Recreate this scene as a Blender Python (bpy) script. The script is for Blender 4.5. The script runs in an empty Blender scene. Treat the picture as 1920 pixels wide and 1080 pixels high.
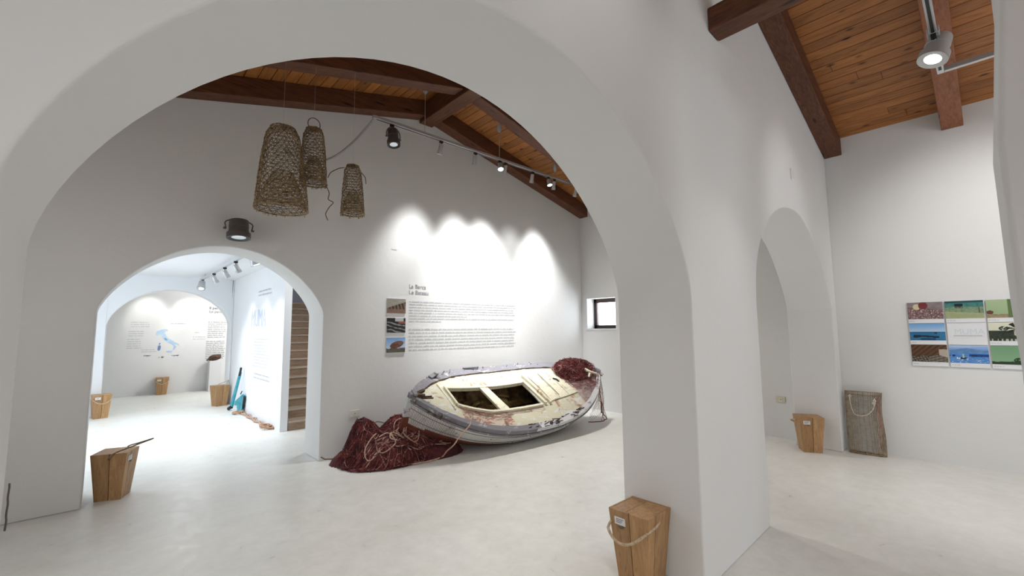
import bpy, math, random
from mathutils import Vector, Matrix
rnd = random.Random(7)
S = bpy.context.scene
COL = S.collection
# ------------------------------------------------------------------ camera, exposure, world
F, PITCH, ROLL, CAMH, YAW = 822.0, math.radians(5.5), math.radians(0.54), 1.55, math.radians(47.3)
fw = Vector((math.cos(PITCH)*math.cos(YAW), math.cos(PITCH)*math.sin(YAW), math.sin(PITCH)))
r0 = Vector((math.sin(YAW), -math.cos(YAW), 0)); u0 = r0.cross(fw)
rr = r0*math.cos(ROLL)-u0*math.sin(ROLL); uu = u0*math.cos(ROLL)+r0*math.sin(ROLL)
cd = bpy.data.cameras.new('camera'); cam = bpy.data.objects.new('camera', cd); COL.objects.link(cam)
cam.matrix_world = Matrix(((rr.x, uu.x, -fw.x, 0), (rr.y, uu.y, -fw.y, 0), (rr.z, uu.z, -fw.z, CAMH), (0, 0, 0, 1)))
cd.sensor_width = 36; cd.lens = F/1920*36; cd.clip_start = .05; cd.clip_end = 200
S.camera = cam
S.view_settings.view_transform = 'Standard'; S.view_settings.look = 'None'
S.view_settings.exposure = 0.0; S.view_settings.gamma = 1; S.view_settings.use_curve_mapping = False
W = bpy.data.worlds.new('world'); S.world = W; W.use_nodes = True
bg = W.node_tree.nodes['Background']; bg.inputs[0].default_value = (.85, .93, 1, 1); bg.inputs[1].default_value = 2.2

def lamp(kind, name, loc, target, energy, color=(1, 1, 1), size=.1, angle=60, blend=.6, size_y=None):
    l = bpy.data.lights.new(name, kind); l.energy = energy; l.color = color
    if kind == 'AREA':
        l.shape = 'RECTANGLE'; l.size = size; l.size_y = size_y or size
    elif kind == 'SPOT':
        l.spot_size = math.radians(angle); l.spot_blend = blend; l.shadow_soft_size = size
    else: l.shadow_soft_size = size
    o = bpy.data.objects.new(name, l); COL.objects.link(o); o.location = loc
    d = Vector(target)-Vector(loc); o.rotation_euler = d.to_track_quat('-Z', 'Y').to_euler()
    return o
# added fill behind camera and in side rooms; last lamp serves the small window
lamp('AREA', 'fill_daylight', (-2.2, -4.85, 2.0), (-1.2, 0, 1.6), 50, (.93, .98, 1), 2.4, size_y=2.2)
lamp('AREA', 'fill_daylight', (4.6, -4.85, 2.1), (4.6, 0, 1.6), 46, (.97, .99, 1), 2.0, size_y=2.0)
lamp('AREA', 'fill_daylight', (-1.45, 3.7, 1.9), (3, 3.7, 1.2), 17, (1, .98, .96), 1.4, size_y=1.4)
lamp('AREA', 'fill_daylight', (-1.55, 8.8, 1.5), (3, 8.8, 1.2), 60, (.84, .92, 1), 2.6, size_y=1.9)
lamp('AREA', 'fill_daylight', (7.4, 5.16, 1.875), (5, 5.16, 1.7), 9, (.85, .93, 1), .5, size_y=.5)

# ------------------------------------------------------------------ materials
def mat(name, base, rough=.6, metal=0, nodes=None, emit=None, alpha=None):
    m = bpy.data.materials.new(name); m.use_nodes = True
    b = m.node_tree.nodes['Principled BSDF']
    b.inputs['Base Color'].default_value = (*base, 1); b.inputs['Roughness'].default_value = rough
    b.inputs['Metallic'].default_value = metal
    if emit: b.inputs['Emission Color'].default_value = (*emit[0], 1); b.inputs['Emission Strength'].default_value = emit[1]
    if nodes: nodes(m.node_tree, b)
    return m
def N(nt, t, **k):
    n = nt.nodes.new(t)
    for a, v in k.items():
        if a in n.inputs: n.inputs[a].default_value = v
        else: setattr(n, a, v)
    return n
def coords(nt, scale=(1, 1, 1), kind='Object'):
    tc = N(nt, 'ShaderNodeTexCoord'); mp = N(nt, 'ShaderNodeMapping'); mp.inputs['Scale'].default_value = scale
    nt.links.new(tc.outputs[kind], mp.inputs[0]); return mp.outputs[0]
def noise(nt, co, scale, detail=4, rough=.6, dist=0):
    n = N(nt, 'ShaderNodeTexNoise'); n.inputs['Scale'].default_value = scale; n.inputs['Detail'].default_value = detail
    n.inputs['Roughness'].default_value = rough; n.inputs['Distortion'].default_value = dist
    nt.links.new(co, n.inputs['Vector']); return n.outputs['Fac']
def ramp(nt, fac, stops):
    r = N(nt, 'ShaderNodeValToRGB'); e = r.color_ramp.elements
    while len(e) < len(stops): e.new(.5)
    for i, (p, c) in enumerate(stops): e[i].position = p; e[i].color = (*c, 1) if len(c) == 3 else c
    nt.links.new(fac, r.inputs[0]); return r.outputs[0]
def mix(nt, fac, a, b, mode='MIX'):
    m = N(nt, 'ShaderNodeMix', data_type='RGBA', blend_type=mode)
    for i, v in ((0, fac), (6, a), (7, b)):
        if isinstance(v, (int, float)): m.inputs[i].default_value = v
        elif isinstance(v, tuple): m.inputs[i].default_value = (*v, 1)
        else: nt.links.new(v, m.inputs[i])
    return m.outputs[2]
def bump(nt, b, h, strength=.2, dist=.01):
    n = N(nt, 'ShaderNodeBump'); n.inputs['Strength'].default_value = strength; n.inputs['Distance'].default_value = dist
    nt.links.new(h, n.inputs['Height']); nt.links.new(n.outputs[0], b.inputs['Normal'])
def plaster_nodes(c1, c2):
    def f(nt, b):
        co = coords(nt); n1 = noise(nt, co, .9, 3); n2 = noise(nt, co, 14, 5)
        nt.links.new(ramp(nt, n1, [(.35, c1), (.7, c2)]), b.inputs['Base Color'])
        n3 = noise(nt, co, 2.2, 2); ad = N(nt, 'ShaderNodeMath', operation='ADD'); mu = N(nt, 'ShaderNodeMath', operation='MULTIPLY')
        mu.inputs[1].default_value = 2.0; nt.links.new(n3, mu.inputs[0]); nt.links.new(mu.outputs[0], ad.inputs[0]); nt.links.new(n2, ad.inputs[1])
        bump(nt, b, ad.outputs[0], .35, .006)
    return f
M = {}
M['plaster'] = mat('white_plaster', (.8, .79, .78), .85, nodes=plaster_nodes((.79, .79, .785), (.81, .81, .80)))
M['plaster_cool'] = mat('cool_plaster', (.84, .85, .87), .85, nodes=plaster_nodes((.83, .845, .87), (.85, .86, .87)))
def floor_nodes(nt, b):
    co = coords(nt); n1 = noise(nt, co, 1.1, 6, .65, .8); n2 = noise(nt, co, 7, 6, .7, .3)
    c = ramp(nt, n1, [(.3, (.75, .75, .70)), (.55, (.81, .815, .775)), (.75, (.86, .865, .825))])
    c = mix(nt, .35, c, ramp(nt, n2, [(.35, (.68, .68, .64)), (.65, (.9, .9, .87))]))
    nt.links.new(c, b.inputs['Base Color'])
    nt.links.new(ramp(nt, n2, [(.3, (.26,)*3), (.7, (.48,)*3)]), b.inputs['Roughness'])
    bump(nt, b, n2, .12, .004)
M['floor'] = mat('trowelled_resin', (.8, .79, .74), .38, nodes=floor_nodes)
def wood_nodes(cols, sc, knots=True, island=True, bstr=.3, ks=None):
    def f(nt, b):
        co = coords(nt, sc); g = noise(nt, co, 6, 6, .65, 1.2)
        c = ramp(nt, g, [(.28, cols[0]), (.5, cols[1]), (.72, cols[2])])
        if knots:
            v = N(nt, 'ShaderNodeTexVoronoi'); v.inputs['Scale'].default_value = 1.0
            k2 = coords(nt, ks or tuple(max(1.5, s*1.3) if s < 1 else s*1.6 for s in sc)); nt.links.new(k2, v.inputs['Vector'])
            c = mix(nt, ramp(nt, v.outputs['Distance'], [(.08, (1, 1, 1)), (.17, (0, 0, 0))]), c, tuple(x*.35 for x in cols[0]))
        if island:
            gm = N(nt, 'ShaderNodeNewGeometry')
            c = mix(nt, 1.0, c, ramp(nt, gm.outputs['Random Per Island'], [(0, (.78, .74, .72)), (1, (1.15, 1.1, 1.05))]), 'MULTIPLY')
        nt.links.new(c, b.inputs['Base Color']); bump(nt, b, g, bstr, .004)
    return f
M['plank'] = mat('varnished_pine_boards', (.4, .17, .05), .5, nodes=wood_nodes([(.21, .072, .017), (.37, .145, .036), (.47, .205, .058)], (3.5, .35, 3.5), ks=(7.5, 3.2, 2.0)))
DK = [(.05, .015, .006), (.115, .037, .014), (.18, .066, .027)]
M['beam_x'] = mat('dark_stained_timber', (.1, .03, .02), .6, nodes=wood_nodes(DK, (.5, 5, 5), True, False))
M['beam_y'] = mat('dark_stained_timber_lengthways', (.1, .03, .02), .6, nodes=wood_nodes(DK, (5, .5, 5), True, False))
M['beam_light'] = mat('red_brown_timber', (.25, .08, .04), .6, nodes=wood_nodes([(.15, .05, .022), (.28, .10, .045), (.36, .14, .065)], (.5, 5, 5), True, False))
M['oak'] = mat('light_oak', (.5, .3, .14), .5, nodes=wood_nodes([(.30, .165, .072), (.46, .275, .125), (.56, .36, .18)], (7, 7, .9), False, True, .15))
M['stair'] = mat('brown_oak_stair', (.3, .2, .13), .5, nodes=wood_nodes([(.22, .15, .10), (.34, .24, .165), (.42, .31, .22)], (.9, 7, 7), False, True, .15))
M['tread'] = mat('lit_oak_tread', (.5, .42, .32), .4, nodes=wood_nodes([(.40, .33, .25), (.52, .44, .35), (.62, .54, .44)], (.9, 7, 7), False, True, .1))  # stair oak coloured lighter to show the lit tread edges
M['gap'] = mat('dark_gap', (.04, .025, .015), .9)
def rope_nodes(c1, c2, s=60):
    def f(nt, b):
        n = noise(nt, coords(nt), s, 3); nt.links.new(ramp(nt, n, [(.35, c1), (.65, c2)]), b.inputs['Base Color']); bump(nt, b, n, .5, .004)
    return f
M['rope'] = mat('hemp_rope', (.55, .42, .27), .9, nodes=rope_nodes((.42, .30, .19), (.66, .53, .37)))
M['rope_dark'] = mat('old_dark_rope', (.2, .15, .1), .9, nodes=rope_nodes((.12, .09, .06), (.28, .21, .14)))
M['rope_tan'] = mat('tan_brown_rope', (.4, .22, .13), .9, nodes=rope_nodes((.35, .17, .09), (.62, .42, .28)))
M['rope_pink'] = mat('faded_pink_rope', (.5, .33, .25), .9, nodes=rope_nodes((.36, .2, .15), (.62, .46, .36)))
M['rope_white'] = mat('white_cord', (.75, .68, .58), .9, nodes=rope_nodes((.6, .52, .42), (.82, .76, .66)))
M['wicker'] = mat('woven_rush', (.2, .13, .07), .85, nodes=rope_nodes((.13, .085, .04), (.40, .28, .15), 25))
M['wire_brown'] = mat('rusty_brown_mesh', (.2, .14, .09), .85, nodes=rope_nodes((.22, .16, .10), (.48, .40, .28), 18))
M['net'] = mat('maroon_net_twine', (.2, .02, .02), .9, nodes=rope_nodes((.035, .006, .008), (.115, .018, .02), 14))
M['net2'] = mat('red_net_twine', (.33, .05, .045), .9, nodes=rope_nodes((.10, .016, .016), (.25, .055, .05), 14))
M['net_pale'] = mat('faded_net_twine', (.45, .3, .25), .9, nodes=rope_nodes((.3, .13, .11), (.55, .38, .32), 14))
M['alu'] = mat('brushed_aluminium', (.62, .63, .64), .38, .7)
M['chrome'] = mat('pale_grey_enamel', (.55, .56, .57), .4, .35)
M['grey'] = mat('dark_grey_enamel', (.13, .12, .115), .45, .3)
M['black'] = mat('black_plastic', (.015, .015, .017), .5)
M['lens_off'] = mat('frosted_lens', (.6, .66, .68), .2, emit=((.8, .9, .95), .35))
M['lens_on'] = mat('lit_lens', (1, 1, 1), .2, emit=((.95, .98, 1), 14))
M['white'] = mat('white_board', (.82, .83, .85), .55)
M['whitepl'] = mat('white_plastic', (.75, .74, .66), .4)
M['cream_pl'] = mat('cream_switch_plastic', (.68, .66, .50), .4)
M['ink'] = mat('grey_wall_lettering', (.48, .49, .52), .8)
M['ink_dark'] = mat('dark_grey_lettering', (.30, .29, .31), .8)
M['ink_black'] = mat('black_lettering', (.08, .08, .1), .8)
M['ink_faint'] = mat('faint_grey_lettering', (.62, .63, .66), .8)
M['ink_blue'] = mat('pale_blue_lettering', (.60, .65, .84), .8)
M['ink_aqua'] = mat('pale_aqua_lettering', (.66, .74, .78), .8)
M['map_blue'] = mat('pale_blue_map_print', (.42, .60, .80), .8, nodes=rope_nodes((.36, .55, .76), (.62, .76, .88), 3))
M['map_dark'] = mat('slate_blue_map_print', (.16, .24, .45), .8)
M['teal'] = mat('teal_painted_iron', (.05, .36, .45), .45, .2, nodes=rope_nodes((.03, .28, .37), (.10, .46, .54), 8))
M['winframe'] = mat('dark_brown_window_wood', (.06, .035, .03), .5)
M['relic'] = mat('dark_brown_relic', (.07, .035, .025), .8, nodes=rope_nodes((.03, .015, .01), (.16, .08, .05), 14))
M['plinth'] = mat('grey_white_plinth', (.74, .74, .73), .8)
g = bpy.data.materials.new('window_glass'); g.use_nodes = True; gb = g.node_tree.nodes['Principled BSDF']
gb.inputs['Transmission Weight'].default_value = 1; gb.inputs['Roughness'].default_value = 0; gb.inputs['IOR'].default_value = 1.1; M['glass'] = g
def worn(base, bare, rust, t1=.60, t2=.68, sc=7):
    def f(nt, b):
        co = coords(nt, (1, 2.2, 2.2)); n = noise(nt, co, sc, 8, .72, .6); n2 = noise(nt, coords(nt), sc*.55, 7, .7, .4)
        sm = noise(nt, coords(nt), 38, 3)
        c = mix(nt, ramp(nt, sm, [(.3, (0, 0, 0)), (.8, (.45,)*3)]), base, tuple(x*.72 for x in base))
        c = mix(nt, ramp(nt, n, [(t1, (0, 0, 0)), (t1+.03, (1, 1, 1))]), c, bare)
        c = mix(nt, ramp(nt, n2, [(t2, (0, 0, 0)), (t2+.06, (1, 1, 1))]), c, rust)
        nt.links.new(c, b.inputs['Base Color']); bump(nt, b, n, .5, .006)
    return f
M['hull_white'] = mat('weathered_white_boat_paint', (.7, .68, .64), .6, nodes=worn((.66, .65, .62), (.46, .43, .39), (.26, .15, .09), .60, .67))
M['hull_red'] = mat('red_antifouling_paint', (.2, .05, .03), .7, nodes=worn((.20, .055, .03), (.12, .06, .035), (.30, .12, .06)))
M['gunwale'] = mat('weathered_lilac_grey_gunwale', (.36, .34, .38), .7, nodes=worn((.205, .195, .22), (.46, .45, .45), (.05, .035, .03), .58, .60, 5))
M['gunwale_white'] = mat('worn_white_gunwale', (.6, .6, .6), .6, nodes=worn((.64, .64, .65), (.26, .25, .29), (.10, .07, .06), .56, .63, 5))
M['deck_rust'] = mat('rust_stained_deck', (.6, .5, .4), .6, nodes=worn((.60, .52, .40), (.36, .16, .12), (.17, .10, .08), .50, .57, 8))
M['deck_grey'] = mat('gritty_grey_pink_deck', (.5, .45, .43), .7, nodes=worn((.52, .46, .42), (.34, .29, .31), (.28, .13, .10), .47, .56, 10))
M['deck'] = mat('cream_deck_paint', (.7, .64, .44), .6, nodes=worn((.60, .565, .42), (.62, .63, .62), (.34, .17, .10), .55, .575, 5))
M['coaming'] = mat('cream_coaming_paint', (.7, .66, .5), .6, nodes=worn((.70, .66, .50), (.50, .44, .32), (.30, .15, .07), .57, .61, 7))
M['boat_in'] = mat('bare_brown_boat_timber', (.15, .08, .03), .85, nodes=rope_nodes((.06, .03, .014), (.24, .14, .055), 7))
M['boat_ochre'] = mat('ochre_old_timber', (.35, .22, .07), .8, nodes=rope_nodes((.16, .09, .03), (.42, .29, .11), 9))

# ------------------------------------------------------------------ mesh helpers
class MB:
    def __init__(s): s.v = []; s.f = []; s.mi = []
    def add(s, vs, fs, mi=0):
        o = len(s.v); s.v += [tuple(p) for p in vs]; s.f += [tuple(i+o for i in q) for q in fs]; s.mi += [mi]*len(fs); return s
    def box(s, c, d, R=None, mi=0):
        vs = [Vector((x*d[0]/2, y*d[1]/2, z*d[2]/2)) for x in (-1, 1) for y in (-1, 1) for z in (-1, 1)]
        if R is not None: vs = [R @ p for p in vs]
        return s.add([p+Vector(c) for p in vs], [(0, 1, 3, 2), (4, 6, 7, 5), (0, 4, 5, 1), (2, 3, 7, 6), (0, 2, 6, 4), (1, 5, 7, 3)], mi)
    def box2(s, a, b, mi=0):
        return s.box([(a[i]+b[i])/2 for i in range(3)], [abs(b[i]-a[i]) for i in range(3)], mi=mi)
    def tube(s, pts, r, n=6, mi=0, closed=False, cap=True):
        pts = [Vector(p) for p in pts]; m = len(pts)
        if m < 2: return s
        o = len(s.v); up = None
        for i, p in enumerate(pts):
            if closed: t = pts[(i+1) % m]-pts[i-1]
            else: t = pts[min(i+1, m-1)]-pts[max(i-1, 0)]
            if t.length < 1e-9: t = Vector((0, 0, 1))
            t.normalize()
            if up is None:
                up = Vector((0, 0, 1)) if abs(t.z) < .9 else Vector((1, 0, 0))
            sx = t.cross(up)
            if sx.length < 1e-6: sx = t.orthogonal()
            sx.normalize(); up = sx.cross(t).normalized()
            rad = r[i] if isinstance(r, (list, tuple)) else r
            for k in range(n):
                a = 2*math.pi*k/n; s.v.append(tuple(p+sx*math.cos(a)*rad+up*math.sin(a)*rad))
        q = m if closed else m-1
        for i in range(q):
            j = (i+1) % m
            for k in range(n):
                s.f.append((o+i*n+k, o+i*n+(k+1) % n, o+j*n+(k+1) % n, o+j*n+k)); s.mi.append(mi)
        if cap and not closed:
            s.f.append(tuple(o+k for k in reversed(range(n)))); s.f.append(tuple(o+(m-1)*n+k for k in range(n))); s.mi += [mi]*2
        return s
    def lathe(s, prof, Mx=None, n=24, mi=0, cap=True):
        Mx = Mx or Matrix(); o = len(s.v)
        for (r, z) in prof:
            for k in range(n):
                a = 2*math.pi*k/n; s.v.append(tuple(Mx @ Vector((r*math.cos(a), r*math.sin(a), z))))
        for i in range(len(prof)-1):
            for k in range(n):
                s.f.append((o+i*n+k, o+i*n+(k+1) % n, o+(i+1)*n+(k+1) % n, o+(i+1)*n+k)); s.mi.append(mi)
        if cap: s.f.append(tuple(o+k for k in reversed(range(n)))); s.f.append(tuple(o+(len(prof)-1)*n+k for k in range(n))); s.mi += [mi]*2
        return s
    def prism(s, poly, vec, mi=0):
        n = len(poly); v = Vector(vec); a = [Vector(p) for p in poly]
        return s.add(a+[p+v for p in a], [tuple(range(n)), tuple(range(2*n-1, n-1, -1))]+[(i, i+n, (i+1) % n+n, (i+1) % n) for i in range(n)], mi)
    def build(s, name, mats, parent=None, smooth=None, bevel=0, matrix=None):
        me = bpy.data.meshes.new(name); me.from_pydata(s.v, [], s.f)
        if not isinstance(mats, (list, tuple)): mats = [mats]
        for m in mats: me.materials.append(m)
        me.polygons.foreach_set('material_index', s.mi)
        me.validate(); me.update()
        import bmesh
        b = bmesh.new(); b.from_mesh(me); bmesh.ops.recalc_face_normals(b, faces=b.faces); b.to_mesh(me); b.free()
        if smooth is not None:
            me.polygons.foreach_set('use_smooth', [True]*len(me.polygons)); me.set_sharp_from_angle(angle=math.radians(smooth))
        o = bpy.data.objects.new(name, me); COL.objects.link(o)
        if matrix is not None: o.matrix_world = matrix
        if parent: o.parent = parent
        if bevel:
            bm = o.modifiers.new('bevel', 'BEVEL'); bm.width = bevel; bm.segments = 2; bm.limit_method = 'ANGLE'; bm.angle_limit = math.radians(40)
        return o
def tag(o, label, cat, group=None, kind=None):
    o['label'] = label; o['category'] = cat
    if group: o['group'] = group
    if kind: o['kind'] = kind
    return o
def thing(name, loc, label, cat, group=None, rz=0, matrix=None):
    o = bpy.data.objects.new(name, None); COL.objects.link(o); o.location = loc; o.rotation_euler = (0, 0, rz)
    if matrix is not None: o.matrix_world = matrix
    return tag(o, label, cat, group)
def struct(o, label=None):
    o['kind'] = 'structure'
    if label: o['label'] = label
    return o
def wob(t, s): # smooth pseudo noise
    return math.sin(t*1.7+s*3.1)*.5+math.sin(t*3.9+s*1.3)*.3+math.sin(t*7.3+s*5.7)*.2
def hsh(i, j, k=0):
    x = math.sin(i*127.1+j*311.7+k*74.7)*43758.5453; return x-math.floor(x)
def vn(x, y, k=0):
    i, j = math.floor(x), math.floor(y); a, b = x-i, y-j; a = a*a*(3-2*a); b = b*b*(3-2*b)
    return (hsh(i, j, k)*(1-a)+hsh(i+1, j, k)*a)*(1-b)+(hsh(i, j+1, k)*(1-a)+hsh(i+1, j+1, k)*a)*b
def fbm(x, y, k=0): return .55*vn(x, y, k)+.3*vn(x*2.1, y*2.1, k+1)+.15*vn(x*4.3, y*4.3, k+2)

# ------------------------------------------------------------------ room shell
RX, RZ, SL = 3.4, 4.98, .245           # ridge line of the boarded roof
roof = lambda x: RZ-SL*abs(x-RX)
def arch_wall(name, x0, x1, top, openings, y0, y1, m=None, fy=None, fyb=None, extra=()):
    """openings: (xa, xb, spring, crown, exp_left, exp_right)"""
    def bot(x):
        for (a, b, s, c, el, er) in openings:
            if a-1e-6 <= x <= b+1e-6:
                u = (x-(a+b)/2)/((b-a)/2); e = el if u < 0 else er
                return s+(c-s)*max(0, 1-abs(u)**2)**e
        return 0
    xs = {x0, x1, *extra}
    for (a, b, s, c, el, er) in openings:
        for i in range(49):
            th = math.pi*i/48; xs.add(round((a+b)/2-math.cos(th)*(b-a)/2, 5))
    k = x0
    while k < x1: xs.add(round(k, 4)); k += .5
    xs = sorted(x for x in xs if x0-1e-6 <= x <= x1+1e-6)
    fy = fy or (lambda x: y0); fyb = fyb or (lambda x: y1)
    mb = MB()
    def inside(xm): return any(a < xm < b for (a, b, *_) in openings)
    for i in range(len(xs)-1):
        a, b = xs[i], xs[i+1]; ins = inside((a+b)/2)
        za, zb = (bot(a), bot(b)) if ins else (0, 0); ta, tb = top(a), top(b)
        pf = [(a, za), (b, zb)]
        if not ins:
            for (oa, ob, sp_, *_) in openings:
                if abs(b-oa) < 1e-4: pf.append((b, sp_))
        pf += [(b, tb), (a, ta)]
        if not ins:
            for (oa, ob, sp_, *_) in openings:
                if abs(a-ob) < 1e-4: pf.append((a, sp_))
        n_ = len(pf); ib = pf.index((b, tb)); A = [(x, fy(x), z) for x, z in pf]; B = [(x, fyb(x), z) for x, z in pf]
        fs = [tuple(range(n_)), tuple(range(2*n_-1, n_-1, -1)), (ib+1, ib, ib+n_, ib+1+n_), (0, n_, n_+1, 1)]
        mb.add(A+B, fs)
    for (a, b, s, *_) in openings:
        for x, sgn in ((a, 1), (b, -1)):
            mb.add([(x, fy(x), 0), (x, fyb(x), 0), (x, fyb(x), s), (x, fy(x), s)], [(0, 1, 2, 3)])
    for x in (x0, x1): mb.add([(x, fy(x), 0), (x, fyb(x), 0), (x, fyb(x), top(x)), (x, fy(x), top(x))], [(0, 1, 2, 3)])
    o = mb.build(name, m or M['plaster'])
    me = o.data
    import bmesh
    b = bmesh.new(); b.from_mesh(me); bmesh.ops.remove_doubles(b, verts=b.verts, dist=1e-5)
    bmesh.ops.recalc_face_normals(b, faces=b.faces); b.to_mesh(me); b.free()
    me.polygons.foreach_set('use_smooth', [True]*len(me.polygons)); me.set_sharp_from_angle(angle=math.radians(28))
    bv = o.modifiers.new('soft plaster edge', 'BEVEL'); bv.width = .012; bv.segments = 3; bv.limit_method = 'ANGLE'; bv.angle_limit = math.radians(50)
    return struct(o)
def slab(name, a, b, m=None): return struct(MB().box2(a, b).build(name, m or M['plaster']))

slab('floor', (-4.4, -5.4, -.2), (7.6, 15.2, 0), M['floor'])
ARC = (-.168, 2.68, 1.78, 2.815, .66, .68); ARC2 = (3.925, 6.83, 1.78, 2.80, .5, .82)
arch_wall('wall_arcade', -4.2, 7.1, lambda x: roof(x)+.06, [ARC, ARC2], 0, 0, fy=lambda x: 1.26+.025*(x-3), fyb=lambda x: 1.795+.018*(x-3), extra=(RX,))
DOOR = (-.075, 1.972, 1.77, 2.49, .74, .72)
arch_wall('wall_boat', -1.6, 7.1, lambda x: roof(x)+.06, [DOOR], 5.6, 6.13, extra=(RX,))
FAR = (0.0, 2.04, 1.72, 2.46, .62, .62)
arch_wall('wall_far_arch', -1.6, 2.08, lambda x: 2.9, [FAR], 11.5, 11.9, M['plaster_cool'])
slab('wall_map', (-2.0, 14.65, 0), (4.2, 14.9, 3.1))
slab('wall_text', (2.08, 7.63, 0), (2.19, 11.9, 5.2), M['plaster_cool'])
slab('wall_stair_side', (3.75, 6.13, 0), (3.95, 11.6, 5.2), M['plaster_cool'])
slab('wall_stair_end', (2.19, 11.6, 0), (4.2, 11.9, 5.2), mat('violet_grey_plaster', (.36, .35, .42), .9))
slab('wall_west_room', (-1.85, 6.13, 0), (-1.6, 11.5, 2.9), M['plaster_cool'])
slab('wall_boat_left', (-1.85, 1.6, 0), (-1.6, 6.13, 4.4))
slab('wall_far_left', (-2.2, 11.5, 0), (-1.95, 14.9, 3.1)); slab('wall_far_right', (4.0, 11.9, 0), (4.2, 14.7, 3.1))
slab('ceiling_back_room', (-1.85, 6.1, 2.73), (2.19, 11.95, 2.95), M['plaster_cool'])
slab('ceiling_map_room', (-2.2, 11.85, 2.9), (4.2, 14.9, 3.1)); slab('ceiling_stair', (2.0, 6.1, 5.0), (4.0, 12.5, 5.2))
# end wall with the small window
XW, WY0, WY1, WZ0, WZ1 = 7.1, 4.80, 5.47, 1.565, 2.165
mb = MB(); zt = roof(7.1)+.15
mb.box2((XW, -5.4, 0), (7.5, WY0, zt)); mb.box2((XW, WY1, 0), (7.5, 6.13, zt)); mb.box2((XW, WY0, 0), (7.5, WY1, WZ0)); mb.box2((XW, WY0, WZ1), (7.5, WY1, zt))
struct(mb.build('wall_end', M['plaster']))
wf = MB(); xf = 7.33
for a, b in (((WY0, WZ0), (WY0+.07, WZ1)), ((WY1-.07, WZ0), (WY1, WZ1)), ((WY0, WZ0), (WY1, WZ0+.07)), ((WY0, WZ1-.08), (WY1, WZ1))):
    wf.box2((xf, a[0], a[1]), (xf+.06, b[0], b[1]))
wo = struct(wf.build('window_1', M['winframe'], bevel=.004), 'small square window with dark brown wooden frame')
gp = MB().box2((xf+.025, WY0+.06, WZ0+.06), (xf+.032, WY1-.06, WZ1-.07)).build('window_pane', M['glass'], wo)
MB().box2((7.08, WY0-.03, WZ0-.025), (7.34, WY1+.03, WZ0)).build('window_sill', M['white'], wo, bevel=.004)
# outer walls of the camera's room with two openings added for the fill light
mb = MB(); mb.box2((-4.4, -5.4, 0), (7.5, -5.1, 1.0)); mb.box2((-4.4, -5.4, 3.1), (7.5, -5.1, 5.2))
for a, b in ((-4.4, -3.4), (-1.0, 3.6), (5.6, 7.5)): mb.box2((a, -5.4, 1.0), (b, -5.1, 3.1))
struct(mb.build('wall_behind', M['plaster'])); slab('wall_left', (-4.4, -5.4, 0), (-4.15, 1.6, 4.4))
# pier at the right edge of the view
def pier():
    ed = [(0, -.06), (1.36, -.079), (1.64, -.069), (2.27, -.065), (2.9, -.118), (4.9, -.118)]
    mb = MB(); o = 0
    vs = []
    for z, y in ed: vs += [(2.55, y-.012, z), (2.9, y, z), (2.9, -1.6, z), (2.55, -1.6, z)]
    fs = []
    for i in range(len(ed)-1):
        for k in range(4): fs.append((i*4+k, i*4+(k+1) % 4, i*4+4+(k+1) % 4, i*4+4+k))
    fs += [(3, 2, 1, 0), tuple((len(ed)-1)*4+k for k in range(4))]
    mb.add(vs, fs); ob = mb.build('wall_pier', M['plaster'], smooth=35, bevel=.02); return struct(ob)
pier()
# boarded roof: every board an island of one ceiling mesh per slope
def boards(name, xa, xb):
    mb = MB(); n = max(1, round(abs(xb-xa)/.135)); w = (xb-xa)/n
    for i in range(n):
        x1, x2 = xa+i*w, xa+(i+1)*w; gsh = .004*(1 if w > 0 else -1)
        y = -5.2-rnd.random()*2.5
        while y < 5.8:
            y2 = y+rnd.uniform(2.8, 4.2); a, b = max(y, -5.3)+.002, min(y2, 5.75)-.002
            if b > a:
                p = [(x1+gsh, a, roof(x1+gsh)), (x2-gsh, a, roof(x2-gsh)), (x2-gsh, b, roof(x2-gsh)), (x1+gsh, b, roof(x1+gsh))]
                mb.prism(p, (0, 0, .03))
            y = y2
    mb2 = MB()
    o = mb.build(name, M['plank'])
    return struct(o)
boards('ceiling_right_slope', RX, 7.4); boards('ceiling_left_slope', RX, -4.2)
mb = MB(); mb.prism([(RX, -5.4, RZ+.035), (7.6, -5.4, roof(7.6)+.035), (7.6, 6.2, roof(7.6)+.035), (RX, 6.2, RZ+.035)], (0, 0, .1)); mb.prism([(RX, -5.4, RZ+.035), (-4.4, -5.4, roof(-4.4)+.035), (-4.4, 6.2, roof(-4.4)+.035), (RX, 6.2, RZ+.035)], (0, 0, .1))
struct(mb.build('ceiling_underlay', M['gap']))
# rafters
def rafter(y0, y1, side, label, m, depth=.235, skew=0):
    xe = 7.1 if side > 0 else -1.6
    a, b = RX+side*.12, xe; mb = MB(); vs = []
    for x in (a, b):
        for y in (y0, y1): vs += [(x, y+skew*(x-7.1), roof(x)-depth), (x, y+skew*(x-7.1), roof(x)-.003)]
    mb.add(vs, [(0, 1, 3, 2), (4, 6, 7, 5), (0, 4, 5, 1), (2, 3, 7, 6), (0, 2, 6, 4), (1, 5, 7, 3)])
    return tag(mb.build('rafter', m, bevel=.008), label, 'rafter', 'sloping roof rafters')
G = 'boat room'
rafter(5.395, 5.598, -1, 'dark rafter lying against the boat wall, left of the ridge', M['beam_x'])
rafter(5.395, 5.598, 1, 'dark rafter lying against the boat wall, right of the ridge, ending above the small window', M['beam_x'])
rafter(4.45, 4.655, -1, 'dark rafter left of the ridge, second from the boat wall', M['beam_x'])
rafter(4.45, 4.655, 1, 'dark rafter right of the ridge, second from the boat wall', M['beam_x'])
rafter(3.5, 3.7, -1, 'shadowed rafter left of the ridge, third from the boat wall', M['beam_x'])
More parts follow.
